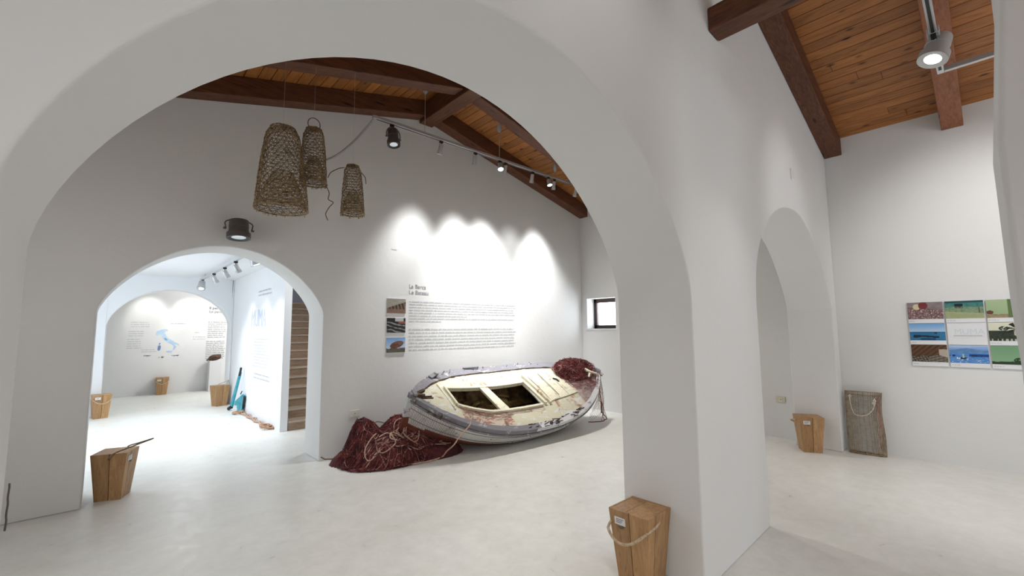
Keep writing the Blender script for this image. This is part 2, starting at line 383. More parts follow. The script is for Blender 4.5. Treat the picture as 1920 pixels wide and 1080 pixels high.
rafter(3.5, 3.7, 1, 'shadowed rafter right of the ridge, third from the boat wall', M['beam_x'])
rafter(1.165, 1.361, 1, 'dark rafter running down along the top of the arcade wall', M['beam_x'], skew=.025)
rafter(.025, .21, 1, 'lighter red-brown rafter with a crack at its end, behind the right spotlight', M['beam_light'])
tag(MB().box2((3.29, 1.9, 4.665), (3.51, 5.59, 4.93)).build('ridge_beam', M['beam_y'], bevel=.008), 'dark ridge beam above the hanging track in the boat room', 'beam')
tag(MB().box2((3.2, -5.05, 3.775), (3.385, 1.262, 3.96)).build('tie_beam', M['beam_y'], bevel=.008), 'thick dark beam coming out of the arcade wall at the top of the picture', 'beam')

# ------------------------------------------------------------------ staircase
st = thing('staircase', (0, 0, 0), 'wooden staircase seen through the right side of the small arched doorway', 'staircase')
for k in range(15):
    y = 7.63+.25*k; z = .15*(k+1)
    MB().box2((2.2, y-.02, z-.03), (3.74, y+.27, z)).build('tread', M['tread'], st, bevel=.004)
    MB().box2((2.2, y, z-.15), (3.74, y+.02, z-.03)).build('riser', M['stair'], st)

# ------------------------------------------------------------------ wooden stool boxes
def stool(loc, rz, label, grp='bucket-shaped oak stools', handle='down', lab_side=0, hmat='rope', bottom=.20, top=.275, h=.43, reach=1):
    t = thing('wooden_stool', loc, label, 'stool', grp, rz)
    core = MB(); q = lambda w, z: [(-w, -w, z), (w, -w, z), (w, w, z), (-w, w, z)]
    b0, t0 = bottom/2-.012, top/2-.012
    core.add(q(b0, .004)+q(t0, h-.012), [(3, 2, 1, 0), (4, 5, 6, 7)]+[(i, (i+1) % 4, (i+1) % 4+4, i+4) for i in range(4)])
    core.build('core', M['gap'], t)
    pl = MB(); gp = .0022
    for s in range(4):
        R = Matrix.Rotation(s*math.pi/2, 3, 'Z')
        cuts = [-1, 0.05, 1] if s % 2 == 0 else [-1, -.35, 1]
        for i in range(len(cuts)-1):
            a, b = cuts[i], cuts[i+1]; vs = []
            for (w, z) in ((bottom/2, 0), (top/2, h-.0)):
                ga = gp if a > -1 else 0; gb_ = gp if b < 1 else 0
                for (x, y) in ((a*w+ga, -w), (b*w-gb_, -w), (b*w-gb_-(.013 if b >= 1 else 0), -w+.013), (a*w+ga+(.013 if a <= -1 else 0), -w+.013)):
                    vs.append(R @ Vector((x, y, z)))
            pl.add(vs, [(3, 2, 1, 0), (4, 5, 6, 7)]+[(i2, (i2+1) % 4, (i2+1) % 4+4, i2+4) for i2 in range(4)])
    pl.build('side_boards', M['oak'], t, bevel=.0012)
    lid = MB(); w = top/2-.013
    cs = [-w, -.02, w]
    for i in range(2): lid.box2((cs[i]+.001, -w, h-.014), (cs[i+1]-.001, w, h-.001))
    lid.build('lid', M['oak'], t, bevel=.001)
    # label plate
    R = Matrix.Rotation(lab_side*math.pi/2, 4, 'Z'); sl_ = math.atan((top-bottom)/2/h)
    def on_side(x, z, off): # point on face -Y of the tapered box
        w2 = bottom/2+(top-bottom)/2*z/h; return R @ Vector((x*1.0, -w2-off, z))
    p = MB(); xs0 = -.06 if lab_side % 2 == 0 else .02
    x1, x2, z1, z2 = -.095, -.02, h-.085, h-.04
    vs = [on_side(x1, z1, .001), on_side(x2, z1, .001), on_side(x2, z2, .001), on_side(x1, z2, .001)]
    n_ = (R.to_3x3() @ Vector((0, -1, 0)))*.004
    p.prism(vs, n_); plate = p.build('label_plate', M['white'], t)
    d = MB()
    for k in range(3): # grey lines of print and a small dark bracket under the plate
        zz = z2-.012-.010*k; d.prism([on_side(x1+.012, zz, .0055), on_side(x2-.01-.008*k, zz, .0055), on_side(x2-.01-.008*k, zz+.003, .0055), on_side(x1+.012, zz+.003, .0055)], n_*.1)
    d.build('print', M['ink_black'], plate)
    MB().tube([on_side(x1+.03, z1-.008, .006), on_side(x1+.045, z1-.014, .014), on_side(x2-.01, z1-.008, .006)], .004, 6).build('metal_clip', M['grey'], t, smooth=60)
    # rope handle through two side holes
    def hole(s, x): return Matrix.Rotation(s*math.pi/2, 4, 'Z') @ Vector((x, -(bottom/2+(top-bottom)/2*(h-.05)/h), h-.05))
    s1, s2, bulge, drop, up = {'down': (3, 1, .02, .11, 0), 'back': (3, 1, .05, .08, 0), 'front': (3, 1, .06, .10, 0), 'up': (0, 2, .17, -.10, 1)}[handle]
    if handle == 'up': a, b, out = hole(0, 0), hole(2, 0), Vector((1, 0, 0))
    else: a, b, out = hole(3, .0), hole(1, .0), Vector((0, 1 if handle == 'back' else -1, 0))
    pts = []
    if handle == 'up':
        w = top/2; half = [(0, -w+.012, h-.05), (.0, -w-.012, h-.048), (.02, -w-.016, h-.02), (.05, -w-.006, h+.012), (.12*reach, -w*.68, h+.032), (.22*reach, -w*.28, h+.065), (.29*reach, -.012, h+.088)]
        P = half+[(x, -y, z) for x, y, z in reversed(half)]
        for i in range(len(P)-1):
            for k in range(4): pts.append(Vector(P[i]).lerp(Vector(P[i+1]), k/4))
        for _ in range(3): pts = [pts[0]]+[(pts[i-1]+pts[i]*2+pts[i+1])/4 for i in range(1, len(pts)-1)]+[pts[-1]]
    for i in range(25 if handle != 'up' else 0):
        u = i/24; w_ = math.sin(math.pi*u)
        base = a.lerp(b, u)
        e = (1-(2*u-1)**2)**.5
        d_ = (a-b).normalized()*(1-2*u)*.02*(1 if 0 < u < 1 else 0)
        off = out*((top/2+.02)*min(1, w_*2.2)+bulge*w_) if handle != 'up' else out*(.26*w_)
        zz = -drop*w_**1.0 if handle != 'up' else .115*w_
        if handle != 'up':
            side = (a-b).normalized()*(.085 if handle == 'back' else .03)*math.cos(math.pi*u)*(w_**.3)
            off = off+side
        pts.append(base+off+Vector((0, 0, zz)))
    hd = MB().tube(pts, .0085 if handle != 'up' else .006, 8).build('rope_handle', M[hmat], t, smooth=60)
    return t
stool((2.54, 1.585, 0), math.radians(-90), 'oak stool with drooping rope handle at the foot of the big arch pier, front right', handle='front', lab_side=0)
stool((.135, 5.80, 0), math.radians(-22), 'oak stool with its rope handle sticking up, in the small doorway, front left', handle='up', lab_side=1, hmat='rope_dark')
stool((6.635, 1.655, 0), math.radians(-60), 'oak stool in the right-hand archway with rope handle on its left side', handle='back', lab_side=0)
stool((.0, 11.33, 0), math.radians(8), 'pale oak stool half hidden behind the left jamb of the small doorway', handle='down', lab_side=0)
stool((1.87, 11.33, 0), math.radians(18), 'pale oak stool beside the teal tool, right of the far arch', handle='up', lab_side=2, reach=.62)
stool((1.13, 14.48, 0), math.radians(-5), 'oak stool standing under the map of Italy', handle='down', lab_side=0)

# ------------------------------------------------------------------ light tracks and spotlights
def R_to(d): return Vector(d).normalized().to_track_quat('-Z', 'Y').to_matrix().to_4x4()
def spotlight(top, piv, target, r, ln, label, grp, lit=0, energy=0, angle=60, blend=.7, body='chrome', yoke=False, col=(1, .98, .96), cat='spotlight', lens='auto', soft=.04):
    t = thing('spotlight', top, label, cat, grp)
    T = Vector(top); P = Vector(piv)-T; d = (Vector(target)-Vector(piv)).normalized()
    MB().box((0, 0, -.012), (.05, .025, .03)).tube([(0, 0, -.02), (0, 0, P.z*.55)], .006, 6).build('adapter', M['black'], t)
    Mx = Matrix.Translation(P) @ R_to(d)
    hb = MB().lathe([(r*.78, ln*.5), (r*.8, ln*.46), (r*.82, ln*.15), (r*.84, ln*.14), (r*.84, ln*.12), (r*.8, ln*.11), (r*.86, -ln*.2), (r, -ln*.22), (r, -ln*.5), (r*.9, -ln*.5), (r*.82, -ln*.40)], Mx, 28)
    hb.build('housing', M[body], t, smooth=40)
    lm = M['lens_on'] if lit else M['lens_off']
    MB().lathe([(r*.80, -ln*.41), (r*.80, -ln*.44)], Mx, 28).build('lens', lm if lens == 'auto' else M[lens], t)
    if body != 'grey' and r > .07:
        MB().lathe([(r*.995, -ln*.505), (r*.56, -ln*.47), (r*.56, -ln*.455), (r*.98, -ln*.47)], Mx, 28, cap=False).build('lens_ring', M['alu'], t, smooth=30)
    if body == 'grey':
        MB().lathe([(r*.99, -ln*.505), (r*.60, -ln*.455), (r*.60, -ln*.45), (r*.99, -ln*.45)], Mx, 28, cap=False).build('lens_ring', M['black'], t, smooth=30)
    yk = MB()
    if yoke:
        R3 = Mx.to_3x3(); sx = Vector((1, 0, 0)) if abs(d.x) < .8 else Vector((0, 1, 0)); sx = (sx-d*sx.dot(d)).normalized()
        pts = [P+sx*r*1.05]
        for k in range(9):
            a = math.pi*k/8; pts.append(P+sx*r*1.15*math.cos(a)+Vector((0, 0, 1))*(r*.5+(abs(P.z)-r*.5-.03)*math.sin(a)))
        pts.append(P-sx*r*1.05); yk.tube(pts, .007, 6)
        yk.tube([P+sx*r*1.02, P+sx*r*1.25], .012, 8); yk.tube([P-sx*r*1.02, P-sx*r*1.25], .012, 8)
    else: yk.tube([(0, 0, P.z*.5), P-d*0+Vector((0, 0, r*.6))], .008, 6)
    yk.build('bracket', M[body if body != 'chrome' else 'alu'], t, smooth=50)
    if energy:
        l = lamp('SPOT', 'spot_beam', Vector(piv)+d*(ln*.5+.03), target, energy, col, soft, angle, blend)
    return t
# suspended track in the boat room
TY, TZ = 4.95, 4.185
tr = thing('light_track', (2.29, TY, TZ), 'long silver light track hung below the roof in the boat room', 'light track')
MB().box2((0, -.022, -.018), (4.6, .022, .022)).build('rail', M['alu'], tr, bevel=.003)
MB().box2((.0, -.0235, -.014), (4.6, -.0215, .004)).build('side_strip', M['chrome'], tr)
MB().box2((.02, -.008, -.0205), (4.58, .008, -.0175)).build('slot', M['black'], tr)
MB().box2((-.03, -.02, -.02), (.0, .02, .02)).build('end_cap', M['chrome'], tr, bevel=.004)
for x in (3.0, 4.33, 5.62):
    zc = roof(x)-TZ
    MB().tube([(x-2.29, 0, .01), (x-2.29, 0, zc-.05)], .005, 6).build('hanging_rod', M['alu'], tr)
    MB().lathe([(.014, -.13), (.033, -.10), (.036, 0)], Matrix.Translation((x-2.29, 0, zc)), 16).build('ceiling_cap', M['chrome'], tr, smooth=40)
gs = 'small spotlights on the boat room track'
spotlight((2.52, TY, TZ-.02), (2.54, TY-.0, TZ-.19), (2.5, 4.2, 0), .082, .21, 'large dark spotlight in a yoke at the left end of the boat room track', None, 0, 0, body='grey', yoke=True)
for x, tx, lit, lab in ((3.26, 3.15, 0, 'small spotlight on the boat room track, next after the large dark one'),
                   (3.86, 4.1, 0, 'small spotlight on the boat room track, left of the first lit lamp'),
                   (4.46, 4.55, 0, 'small spotlight just behind the first lit lamp of the boat room track'),
                   (5.06, 5.2, 0, 'small spotlight between the two lit lamps of the boat room track'),
                   (5.60, 5.9, 0, 'small spotlight just behind the second lit lamp of the boat room track'),
                   (6.19, 6.0, 0, 'small spotlight at the right end of the boat room track, by the arch edge')):
    spotlight((x, TY, TZ-.02), (x, TY+.02, TZ-.13), (tx, 5.6, 1.80), .036, .14, lab, gs, 0, {3.26: 190, 3.86: 300, 4.46: 420, 5.06: 90, 5.60: 380, 6.19: 0}[x], 60, 1.0, soft=.10, col=(.97, .99, 1))
spotlight((4.34, TY, TZ-.02), (4.33, TY-.02, TZ-.12), (3.6, 3.4, 0), .045, .11, 'lit small spotlight on the boat room track, nearer the middle', gs, 1, 170, 95, 1, col=(1, .97, .92))
spotlight((5.45, TY, TZ-.02), (5.44, TY-.02, TZ-.12), (5.4, 3.8, 0), .045, .11, 'lit small spotlight on the boat room track, nearer the arch edge', gs, 1, 190, 95, 1, col=(1, .97, .92))
# coiled cable from the track end to the wall
pts = []
A, B_ = Vector((2.28, TY, TZ-.02)), Vector((1.45, 5.58, 3.72))
for i in range(900):
    u = i/899; p = A.lerp(B_, u); p.z -= .34*math.sin(math.pi*u)**1.0*(.9)-.0; a = i*.9
    p += Vector((.012*math.cos(a), .012*math.sin(a)*.5, .012*math.sin(a))); pts.append(p)
tag(MB().tube(pts, .0035, 4).build('coiled_cable', M['chrome'], smooth=60), 'white coiled cable sagging from the track end behind the hanging traps', 'cable')
# thin loop of wire beside the large spotlight
spotlight((.985, 5.58, 2.80), (.995, 5.44, 2.665), (.995, 5.36, 2.0), .115, .20, 'grey round spotlight mounted on the wall above the small doorway', None, 0, 0, body='grey', yoke=True)
# right-hand room: track with a corner and one big lit spotlight
t2 = thing('light_track', (3.2, .1, 3.4), 'silver light track with a corner joint beside the lighter rafter', 'light track')
MB().box2((-.9, -.019, -.017), (.52, .019, .017)).box2((.62, -.019, -.017), (1.17, .019, .017)).build('rail', M['alu'], t2, bevel=.003)
MB().box2((-.9, -.008, -.020), (.5, .008, -.016)).box2((.64, -.008, -.02), (1.1, .008, -.016)).build('slot', M['black'], t2)
MB().box2((.50, -.03, -.022), (.64, .03, .02)).build('joint', M['chrome'], t2, bevel=.005)
MB().box2((1.135, -.75, -.017), (1.17, -.02, .017)).build('cross_rail', M['alu'], t2, bevel=.003)
for x in (-.3, .8):
    zc = roof(3.2+x)-3.4; MB().tube([(x, 0, .01), (x, 0, zc-.03)], .004, 6).build('hanging_rod', M['alu'], t2)
spotlight((3.73, .1, 3.385), (3.80, .095, 3.315), (3.46, .395, 2.3), .077, .165, 'big lit grey spotlight at the top right under the boarded ceiling', None, 1, 25, 90, 1, body='chrome')
lamp('SPOT', 'spot_beam', (4.9, -1.0, 3.5), (7.1, -.15, 2.5), 150, (1, .99, .98), .06, 66, 1)
lamp('SPOT', 'spot_beam', (4.6, -.9, 3.6), (5.1, 1.3, 2.75), 40, (1, .99, 1), .04, 50, 1)
lamp('SPOT', 'spot_beam', (1.35, .35, 4.2), (1.75, 1.25, 3.0), 22, (1, 1, 1), .04, 75, 1)
lamp('SPOT', 'spot_beam', (.6, -.9, 4.0), (1.1, .6, 0), 115, (1, .99, .96), .1, 80, 1)  # added floor fill near the camera, no fixture
lamp('SPOT', 'spot_beam', (1.6, 3.0, 4.0), (1.9, 3.4, 0), 110, (1, .99, .96), .1, 75, 1)  # added floor fill in the boat room, no fixture
lamp('SPOT', 'spot_beam', (5.0, .1, 3.3), (6.0, -.1, 0), 150, (1, .99, .97), .05, 75, 1)  # added floor fill in the right-hand room, no fixture
# back room track
t3 = thing('light_track', (1.40, 7.0, 2.715), 'silver light track on the white ceiling of the bright back room', 'light track')
MB().box2((-.02, 0, -.075), (.02, 4.1, -.035)).build('rail', M['alu'], t3, bevel=.003)
for y in (.4, 3.6): MB().box2((-.01, y, -.036), (.01, y+.03, .015)).build('hanging_rod', M['alu'], t3)
gb2 = 'spotlights on the back room track'
for y, lab in ((7.75, 'small grey spotlight on the back room track, nearest the doorway'), (8.6, 'small grey spotlight on the back room track, second from the doorway'), (9.6, 'small grey spotlight on the back room track, third from the doorway')):
    spotlight((1.4, y, 2.64), (1.42, y, 2.53), (2.08, y+.2, 1.3), .045, .13, lab, gb2, 0, 16, 80, .9, col=(.92, .96, 1))
spotlight((1.4, 7.02, 2.66), (1.5, 7.0, 2.58), (2.0, 6.9, 1.4), .085, .15, 'wide square-cut spotlight at the doorway end of the back room track', gb2, 1, 0)
spotlight((1.4, 10.9, 2.64), (1.38, 10.85, 2.52), (1.0, 9.6, 0), .075, .17, 'wide spotlight at the far end of the back room track', gb2, 1, 90, 110, 1, col=(.9, .95, 1))
lamp('SPOT', 'spot_beam', (.6, 8.0, 2.6), (.9, 8.6, 0), 150, (.9, .95, 1), .1, 120, 1)  # added fill beam for the back room, not from a track fixture
lamp('SPOT', 'spot_beam', (.72, 13.9, 2.8), (.80, 14.65, 1.95), 34, (1, 1, .96), .03, 60, .8)
lamp('SPOT', 'spot_beam', (1.62, 13.9, 2.8), (1.62, 14.65, 1.95), 34, (1, 1, .96), .03, 60, .8)
lamp('POINT', 'map_room_fill', (3.2, 13.2, 2.6), (0, 0, 0), 90, (1, 1, .97), .15)  # added point fill for the map room, no fixture
lamp('POINT', 'stair_fill', (3.0, 6.9, 3.2), (0, 0, 0), 40, (1, .97, .95), .15)  # added point fill to brighten the stairs, no fixture

# ------------------------------------------------------------------ wall lettering, map, photographs
def words(rows, x0, x1, z0, pitch, hh, place, seed, ends={}):
    rn = random.Random(seed); mb = MB()
    for k in range(rows):
        x = x0; xe = x1-(rn.random()*.06 if k not in ends else (x1-x0)*(1-ends[k])); z = z0-k*pitch
        while x < xe-.01:
            w = min(rn.choice((.03, .045, .06, .08, .10, .12))*hh/.016, xe-x)
            # each word is a run of small upright strokes
            n = max(2, int(w/(hh*.55))); sw = w/n
            for i in range(n):
                up = hh*(1.35 if rn.random() < .25 else 1.0)
                a, b = x+i*sw, x+i*sw+sw*.72
                mb.add([place(a, z), place(b, z), place(b, z+up*.8), place(a, z+up*.8)], [(0, 1, 2, 3)])
            x += w+hh*.8
    return mb
def lettering(body, size, place_o, xdir, updir, m, name, label, cat='lettering', align='LEFT', sx=1.0, group=None):
    cu = bpy.data.curves.new('txt', 'FONT'); cu.body = body; cu.size = size; cu.align_x = align; cu.extrude = .0006
    to = bpy.data.objects.new('txt', cu); COL.objects.link(to)
    dg = bpy.context.evaluated_depsgraph_get(); me = bpy.data.meshes.new_from_object(to.evaluated_get(dg)); me.name = name
    bpy.data.objects.remove(to)
    X = Vector(xdir).normalized(); U = Vector(updir).normalized(); Z = X.cross(U)
    Mx = Matrix(((X.x, U.x, Z.x, place_o[0]), (X.y, U.y, Z.y, place_o[1]), (X.z, U.z, Z.z, place_o[2]), (0, 0, 0, 1)))
    me.transform(Matrix.Diagonal((sx, 1, 1, 1))); me.materials.clear(); me.materials.append(m)
    for p in me.polygons: p.material_index = 0
    o = bpy.data.objects.new(name, me); COL.objects.link(o); o.matrix_world = Mx
    return tag(o, label, cat, group) if label else o
BW = lambda x, z: (x, 5.597, z)
lettering('La Barca', .082, (3.155, 5.597, 2.165), (1, 0, 0), (0, 0, 1), M['ink_dark'], 'wall_heading', 'grey heading La Barca on the bright wall above the boat')
lettering('Le Bateau', .082, (3.155, 5.597, 2.08), (1, 0, 0), (0, 0, 1), M['ink_dark'], 'wall_heading', 'grey heading Le Bateau, lower of the two headings on the boat wall')
tag(words(8, 3.16, 5.25, 1.965, .0405, .017, BW, 1, {5: .5, 7: .26}).build('wall_paragraph', M['ink']), 'upper grey paragraph printed on the wall above the boat', 'lettering')
tag(words(7, 3.16, 5.25, 1.565, .0485, .019, BW, 2).build('wall_paragraph', M['ink']), 'lower grey paragraph printed on the wall above the boat', 'lettering')
tag(words(1, 2.87, 2.99, 2.69, .03, .014, BW, 3).build('wall_caption', M['ink']), 'tiny lone caption on the bright wall, up left of the headings', 'lettering')
TW = lambda y, z: (2.077, y, z)
TWm = lambda a, z: (2.077, -a, z)
lettering('MUMA', .46, (2.0775, 9.80, 1.665), (0, -1, 0), (0, 0, 1), M['ink_blue'], 'wall_logo', 'large pale blue MUMA letters on the white text wall', sx=.80)
tag(words(10, -9.5, -8.35, 1.42, .055, .022, TWm, 4).build('wall_paragraph', M['ink_faint']), 'faint paragraph under the large MUMA letters', 'lettering')
tag(words(2, -9.3, -8.4, 2.30, .07, .03, TWm, 5).build('wall_caption', M['ink_faint']), 'faint two-line caption above the MUMA letters', 'lettering')
tag(words(2, -9.4, -8.3, .78, .07, .03, TWm, 6).build('wall_caption', M['ink_faint']), 'faint slanting caption low on the white text wall', 'lettering')
MW = lambda x, z: (x, 14.647, z)
for i, (x0, x1, z0, n, p, e, lab) in enumerate(((.45, .85, 1.83, 3, .055, {}, 'short text block at the top left of the map'), (.42, .72, 1.60, 3, .055, {}, 'short text block left of the map, second from top'),
        (.40, .70, 1.40, 5, .055, {}, 'long text block at the left of the map'), (1.24, 1.62, 1.80, 1, .05, {}, 'single text line above the map'), (1.78, 1.92, 1.56, 1, .05, {}, 'tiny text at the right of the map'),
        (1.74, 2.04, 1.44, 2, .06, {}, 'two text lines at the right of the map'), (.68, 1.0, 1.13, 2, .05, {}, 'text lines below and left of the map'))):
    tag(words(n, x0, x1, z0, p, .018, MW, 20+i).build('wall_caption', M['ink']), lab, 'lettering')
for x, z, w, lab in ((.80, .97, .14, 'small sketch printed far below left of the map'), (1.08, .92, .10, 'small sketch printed under the two islands'), (1.38, .95, .16, 'small sketch printed below Sicily on the map wall')):
    mb = MB()
    for k in range(9):
        a = rnd.uniform(-w/2, w/2); mb.add([MW(x+a, z+rnd.uniform(-.02, .02)), MW(x+a+.03, z+.02), MW(x+a+.035, z+.028), MW(x+a, z+.03)], [(0, 1, 2, 3)])
    tag(mb.build('wall_sketch', M['ink']), lab, 'drawing')
lettering('Il percorso', .10, (2.07, 14.645, 2.21), (1, 0, 0), (0, 0, 1), M['ink_black'], 'wall_heading', 'upper line of the black heading right of the map, by the far arch')
lettering('Le parcours', .10, (2.07, 14.645, 2.11), (1, 0, 0), (0, 0, 1), M['ink_black'], 'wall_heading', 'lower line of the black heading right of the map, by the far arch')
tag(words(9, 2.06, 2.5, 1.84, .052, .022, MW, 31).build('wall_paragraph', M['ink_dark']), 'upper text column on the map room wall, right of the map', 'lettering')
tag(words(10, 2.04, 2.5, 1.31, .052, .022, MW, 32).build('wall_paragraph', M['ink_dark']), 'lower text column on the map room wall, above the plinth', 'lettering')
def flat(poly, place, depth, m, name, parent=None):
    mb = MB(); mb.prism([place(*p) for p in poly], depth); return mb.build(name, m, parent)
ITX, ITZ = .955, 1.065
def IT(x, z): return (ITX+x*.60, 14.646, ITZ+z*.60)
italy = [(0, .86), (.03, .92), (.10, .93), (.16, .97), (.24, .99), (.30, 1.0), (.38, .98), (.40, .93), (.34, .90), (.30, .88), (.29, .82), (.33, .77), (.36, .70), (.40, .63), (.46, .57), (.53, .53), (.57, .50), (.62, .50), (.61, .46), (.68, .42), (.76, .37), (.83, .31), (.80, .28), (.74, .33), (.69, .33), (.67, .28), (.72, .23), (.70, .17), (.66, .10), (.62, .07), (.61, .12), (.64, .18), (.63, .26), (.58, .32), (.52, .36), (.47, .38), (.40, .44), (.33, .49), (.27, .55), (.22, .62), (.20, .69), (.16, .74), (.10, .76), (.05, .72), (.01, .74), (-.02, .80)]
mp = flat(italy, IT, (0, .003, 0), M['map_blue'], 'wall_map_print')
tag(mp, 'pale blue map of Italy printed on the far wall', 'map')
flat([(.09, .28), (.16, .31), (.19, .24), (.17, .10), (.11, .06), (.08, .12)], IT, (0, .003, 0), M['map_dark'], 'sardinia', mp)
flat([(.11, .36), (.15, .42), (.17, .38), (.15, .33), (.12, .33)], IT, (0, .003, 0), M['map_dark'], 'corsica', mp)
flat([(.38, .04), (.48, .05), (.60, .05), (.57, -.04), (.50, -.01), (.40, .0)], IT, (0, .003, 0), M['map_blue'], 'sicily', mp)
flat([(.27, .60), (.33, .63), (.38, .57), (.42, .52), (.38, .50), (.32, .52)], lambda x, z: (IT(x, z)[0], 14.6455, IT(x, z)[2]), (0, .001, 0), mat('mid_blue_map_print', (.25, .42, .66), .8), 'tuscany', mp)

picmat = bpy.data.materials.new('photographic_print'); picmat.use_nodes = True
_n = picmat.node_tree; _a = _n.nodes.new('ShaderNodeAttribute'); _a.attribute_name = 'Col'; _n.links.new(_a.outputs['Color'], _n.nodes['Principled BSDF'].inputs['Base Color']); _n.nodes['Principled BSDF'].inputs['Roughness'].default_value = .4
def picture(o3, xd, w, h, fn, parent, nx=64, ny=42):
    X = Vector(xd); vs = []; fs = []; cs = []
    for j in range(ny+1):
        for i in range(nx+1):
            u, v = i/nx, j/ny; vs.append(Vector(o3)+X*(u*w)+Vector((0, 0, v*h))); cs.append(fn(u, v))
    for j in range(ny):
        for i in range(nx): k = j*(nx+1)+i; fs.append((k, k+1, k+nx+2, k+nx+1))
    me = bpy.data.meshes.new('photo_print'); me.from_pydata(vs, [], fs); me.materials.append(picmat)
    at = me.color_attributes.new('Col', 'FLOAT_COLOR', 'POINT')
    for i, c in enumerate(cs): at.data[i].color = (*[max(0, min(1, x))**1.9 for x in c], 1)
    o = bpy.data.objects.new('photo_print', me); COL.objects.link(o)
    if parent: o.parent = parent
    return o
def lp(a, b, t): t = max(0, min(1, t)); return tuple(a[i]*(1-t)+b[i]*t for i in range(3))
def p_nets(u, v):
    c = lp((.28, .18, .18), (.55, .42, .42), fbm(u*22, v*16, 3)); c = lp(c, (.75, .68, .68), 1 if vn(u*45, v*30, 9) > .72 and v < .6 else 0)
    if v > .72-.2*u: c = lp((.42, .38, .38), (.55, .50, .50), fbm(u*8, v*8))
    if (u-.27)**2/.012+(v-.73)**2/.03 < 1: c = (.82, .76, .60)
    if (u-.45)**2/.018+(v-.80)**2/.05 < 1: c = lp((.35, .12, .14), (.5, .22, .22), fbm(u*20, v*20))
    return c
def p_port(u, v):
    if v < .42-.15*u: return lp((.66, .68, .50), (.55, .60, .42), fbm(u*12, v*9))
    c = lp((.12, .34, .34), (.32, .55, .52), fbm(u*14, v*10, 5))
    if v > .9: c = (.10, .25, .25)
    if .26 < u < .48 and .55 < v < .85: c = (.05, .12, .16)
    if v < .60+.1*vn(u*9, 0): c = lp(c, (.62, .62, .42), fbm(u*25, v*25, 8)*1.1)
    if .86 < u < .90 and v < .6: c = (.35, .28, .18)
    return c
def p_pole(u, v):
    c = lp((.55, .66, .48), (.72, .80, .62), v*.5+.2*u)
    if v < .16+.05*vn(u*14, 2): c = lp((.45, .38, .28), (.68, .60, .45), fbm(u*20, v*20))
    if .50 < u < .62: c = (.32, .42, .24)
    if (u-.90)**2/.03+(v-.62)**2/.07 < 1: c = lp((.15, .25, .14), (.35, .40, .25), fbm(u*16, v*16, 4))
    if (u-.82)**2/.05+(v-.12)**2/.03 < 1: c = (.18, .22, .14)
    if (u-.08)**2/.008+(v-.3)**2/.012 < 1: c = (.36, .22, .18)
    return c
def p_sea(u, v):
    if v > .52: return lp((.70, .80, .90), (.40, .62, .86), (v-.52)*2+.15*fbm(u*6, v*8))
    c = lp((.10, .32, .50), (.22, .50, .68), fbm(u*6, v*26, 6))
    if .1 < u < .82 and abs(v-.22-.03*math.sin(u*5)) < .05+.03*(u < .3): c = (.05, .10, .17)
    if .72 > u > .3 and v < .16: c = lp(c, (.06, .18, .3), .7)
    if .70 < u < .78 and .40 < v < .50: c = (.08, .12, .2)
    if abs(v-.47) < .012 and vn(u*18, 1) > .45: c = (.15, .25, .35)
    return c
def p_palm(u, v):
    c = lp((.80, .82, .72), (.88, .88, .78), v)
    if v < .55: c = lp((.08, .11, .08), (.22, .26, .20), fbm(u*16, v*14, 7))
    d = math.hypot(u-.66, (v-.66)*.7); a = math.atan2(v-.66, u-.66)
    if d < .24 and math.sin(a*7) > -.1: c = (.06, .10, .06)
    if (u-.36)**2/.015+(v-.68)**2/.015 < 1 and vn(u*30, v*30) > .3: c = (.12, .18, .11)
    if (u-.78)**2/.04+(v-.42)**2/.06 < 1: c = lp((.60, .66, .55), (.78, .80, .70), fbm(u*18, v*18))
    if v < .1 and vn(u*30, 3) > .55: c = (.7, .72, .65)
    return c
def p_ribs(u, v):
    c = lp((.16, .10, .07), (.42, .28, .18), .5+.5*math.sin((u*9-v*6)*4)*fbm(u*8, v*8))
    if v < .42-.12*(1-u):
        c = (.52, .49, .43) if math.sin(v*75+u*8) > 0 else (.14, .11, .09)
        if math.sin(u*70+v*20) > .6 and u < .5: c = (.12, .09, .07)
    if u > .78 and v > .28+(1-u)*.6 and v < .75: c = lp(c, (.78, .74, .68), .8)
    return c
def p_bay(u, v):
    if v > .90-.04*math.sin(u*4+1): return (.62, .74, .90)
    if v > .72+.12*math.exp(-(u-.45)**2*14): return lp((.62, .74, .92), (.38, .54, .80), (1-v)*3)
    if v > .62: return lp((.30, .45, .66), (.38, .54, .72), fbm(u*10, v*8))
    c = lp((.16, .38, .70), (.42, .62, .85), fbm(u*10, v*30, 4))
    if v > .36 and v < .52 and u > .5: c = (.08, .22, .50)
    if abs(v-.42) < .04 and vn(u*22, 5) > .4: c = (.08, .15, .3)
    if .28 < u < .45 and abs(v-.28) < .05: c = (.08, .14, .18)
    if .33 < u < .38 and .3 < v < .52: c = (.70, .74, .66)
    if vn(u*26, v*26, 2) > .86 and v < .35: c = (.85, .9, .95)
    return c
def p_green(u, v):
    c = lp((.50, .66, .50), (.40, .58, .42), v)
    if v < .12+.06*fbm(u*8, 1): c = (.14, .2, .13)
    if (u-.62)**2/.012+(v-.22)**2/.02 < 1 and vn(u*30, v*20) > .25: c = (.12, .22, .12)
    if u > .93 and v < .6: c = (.18, .28, .18)
    if u > .8 and v < .2: c = (.1, .14, .1)
    return c
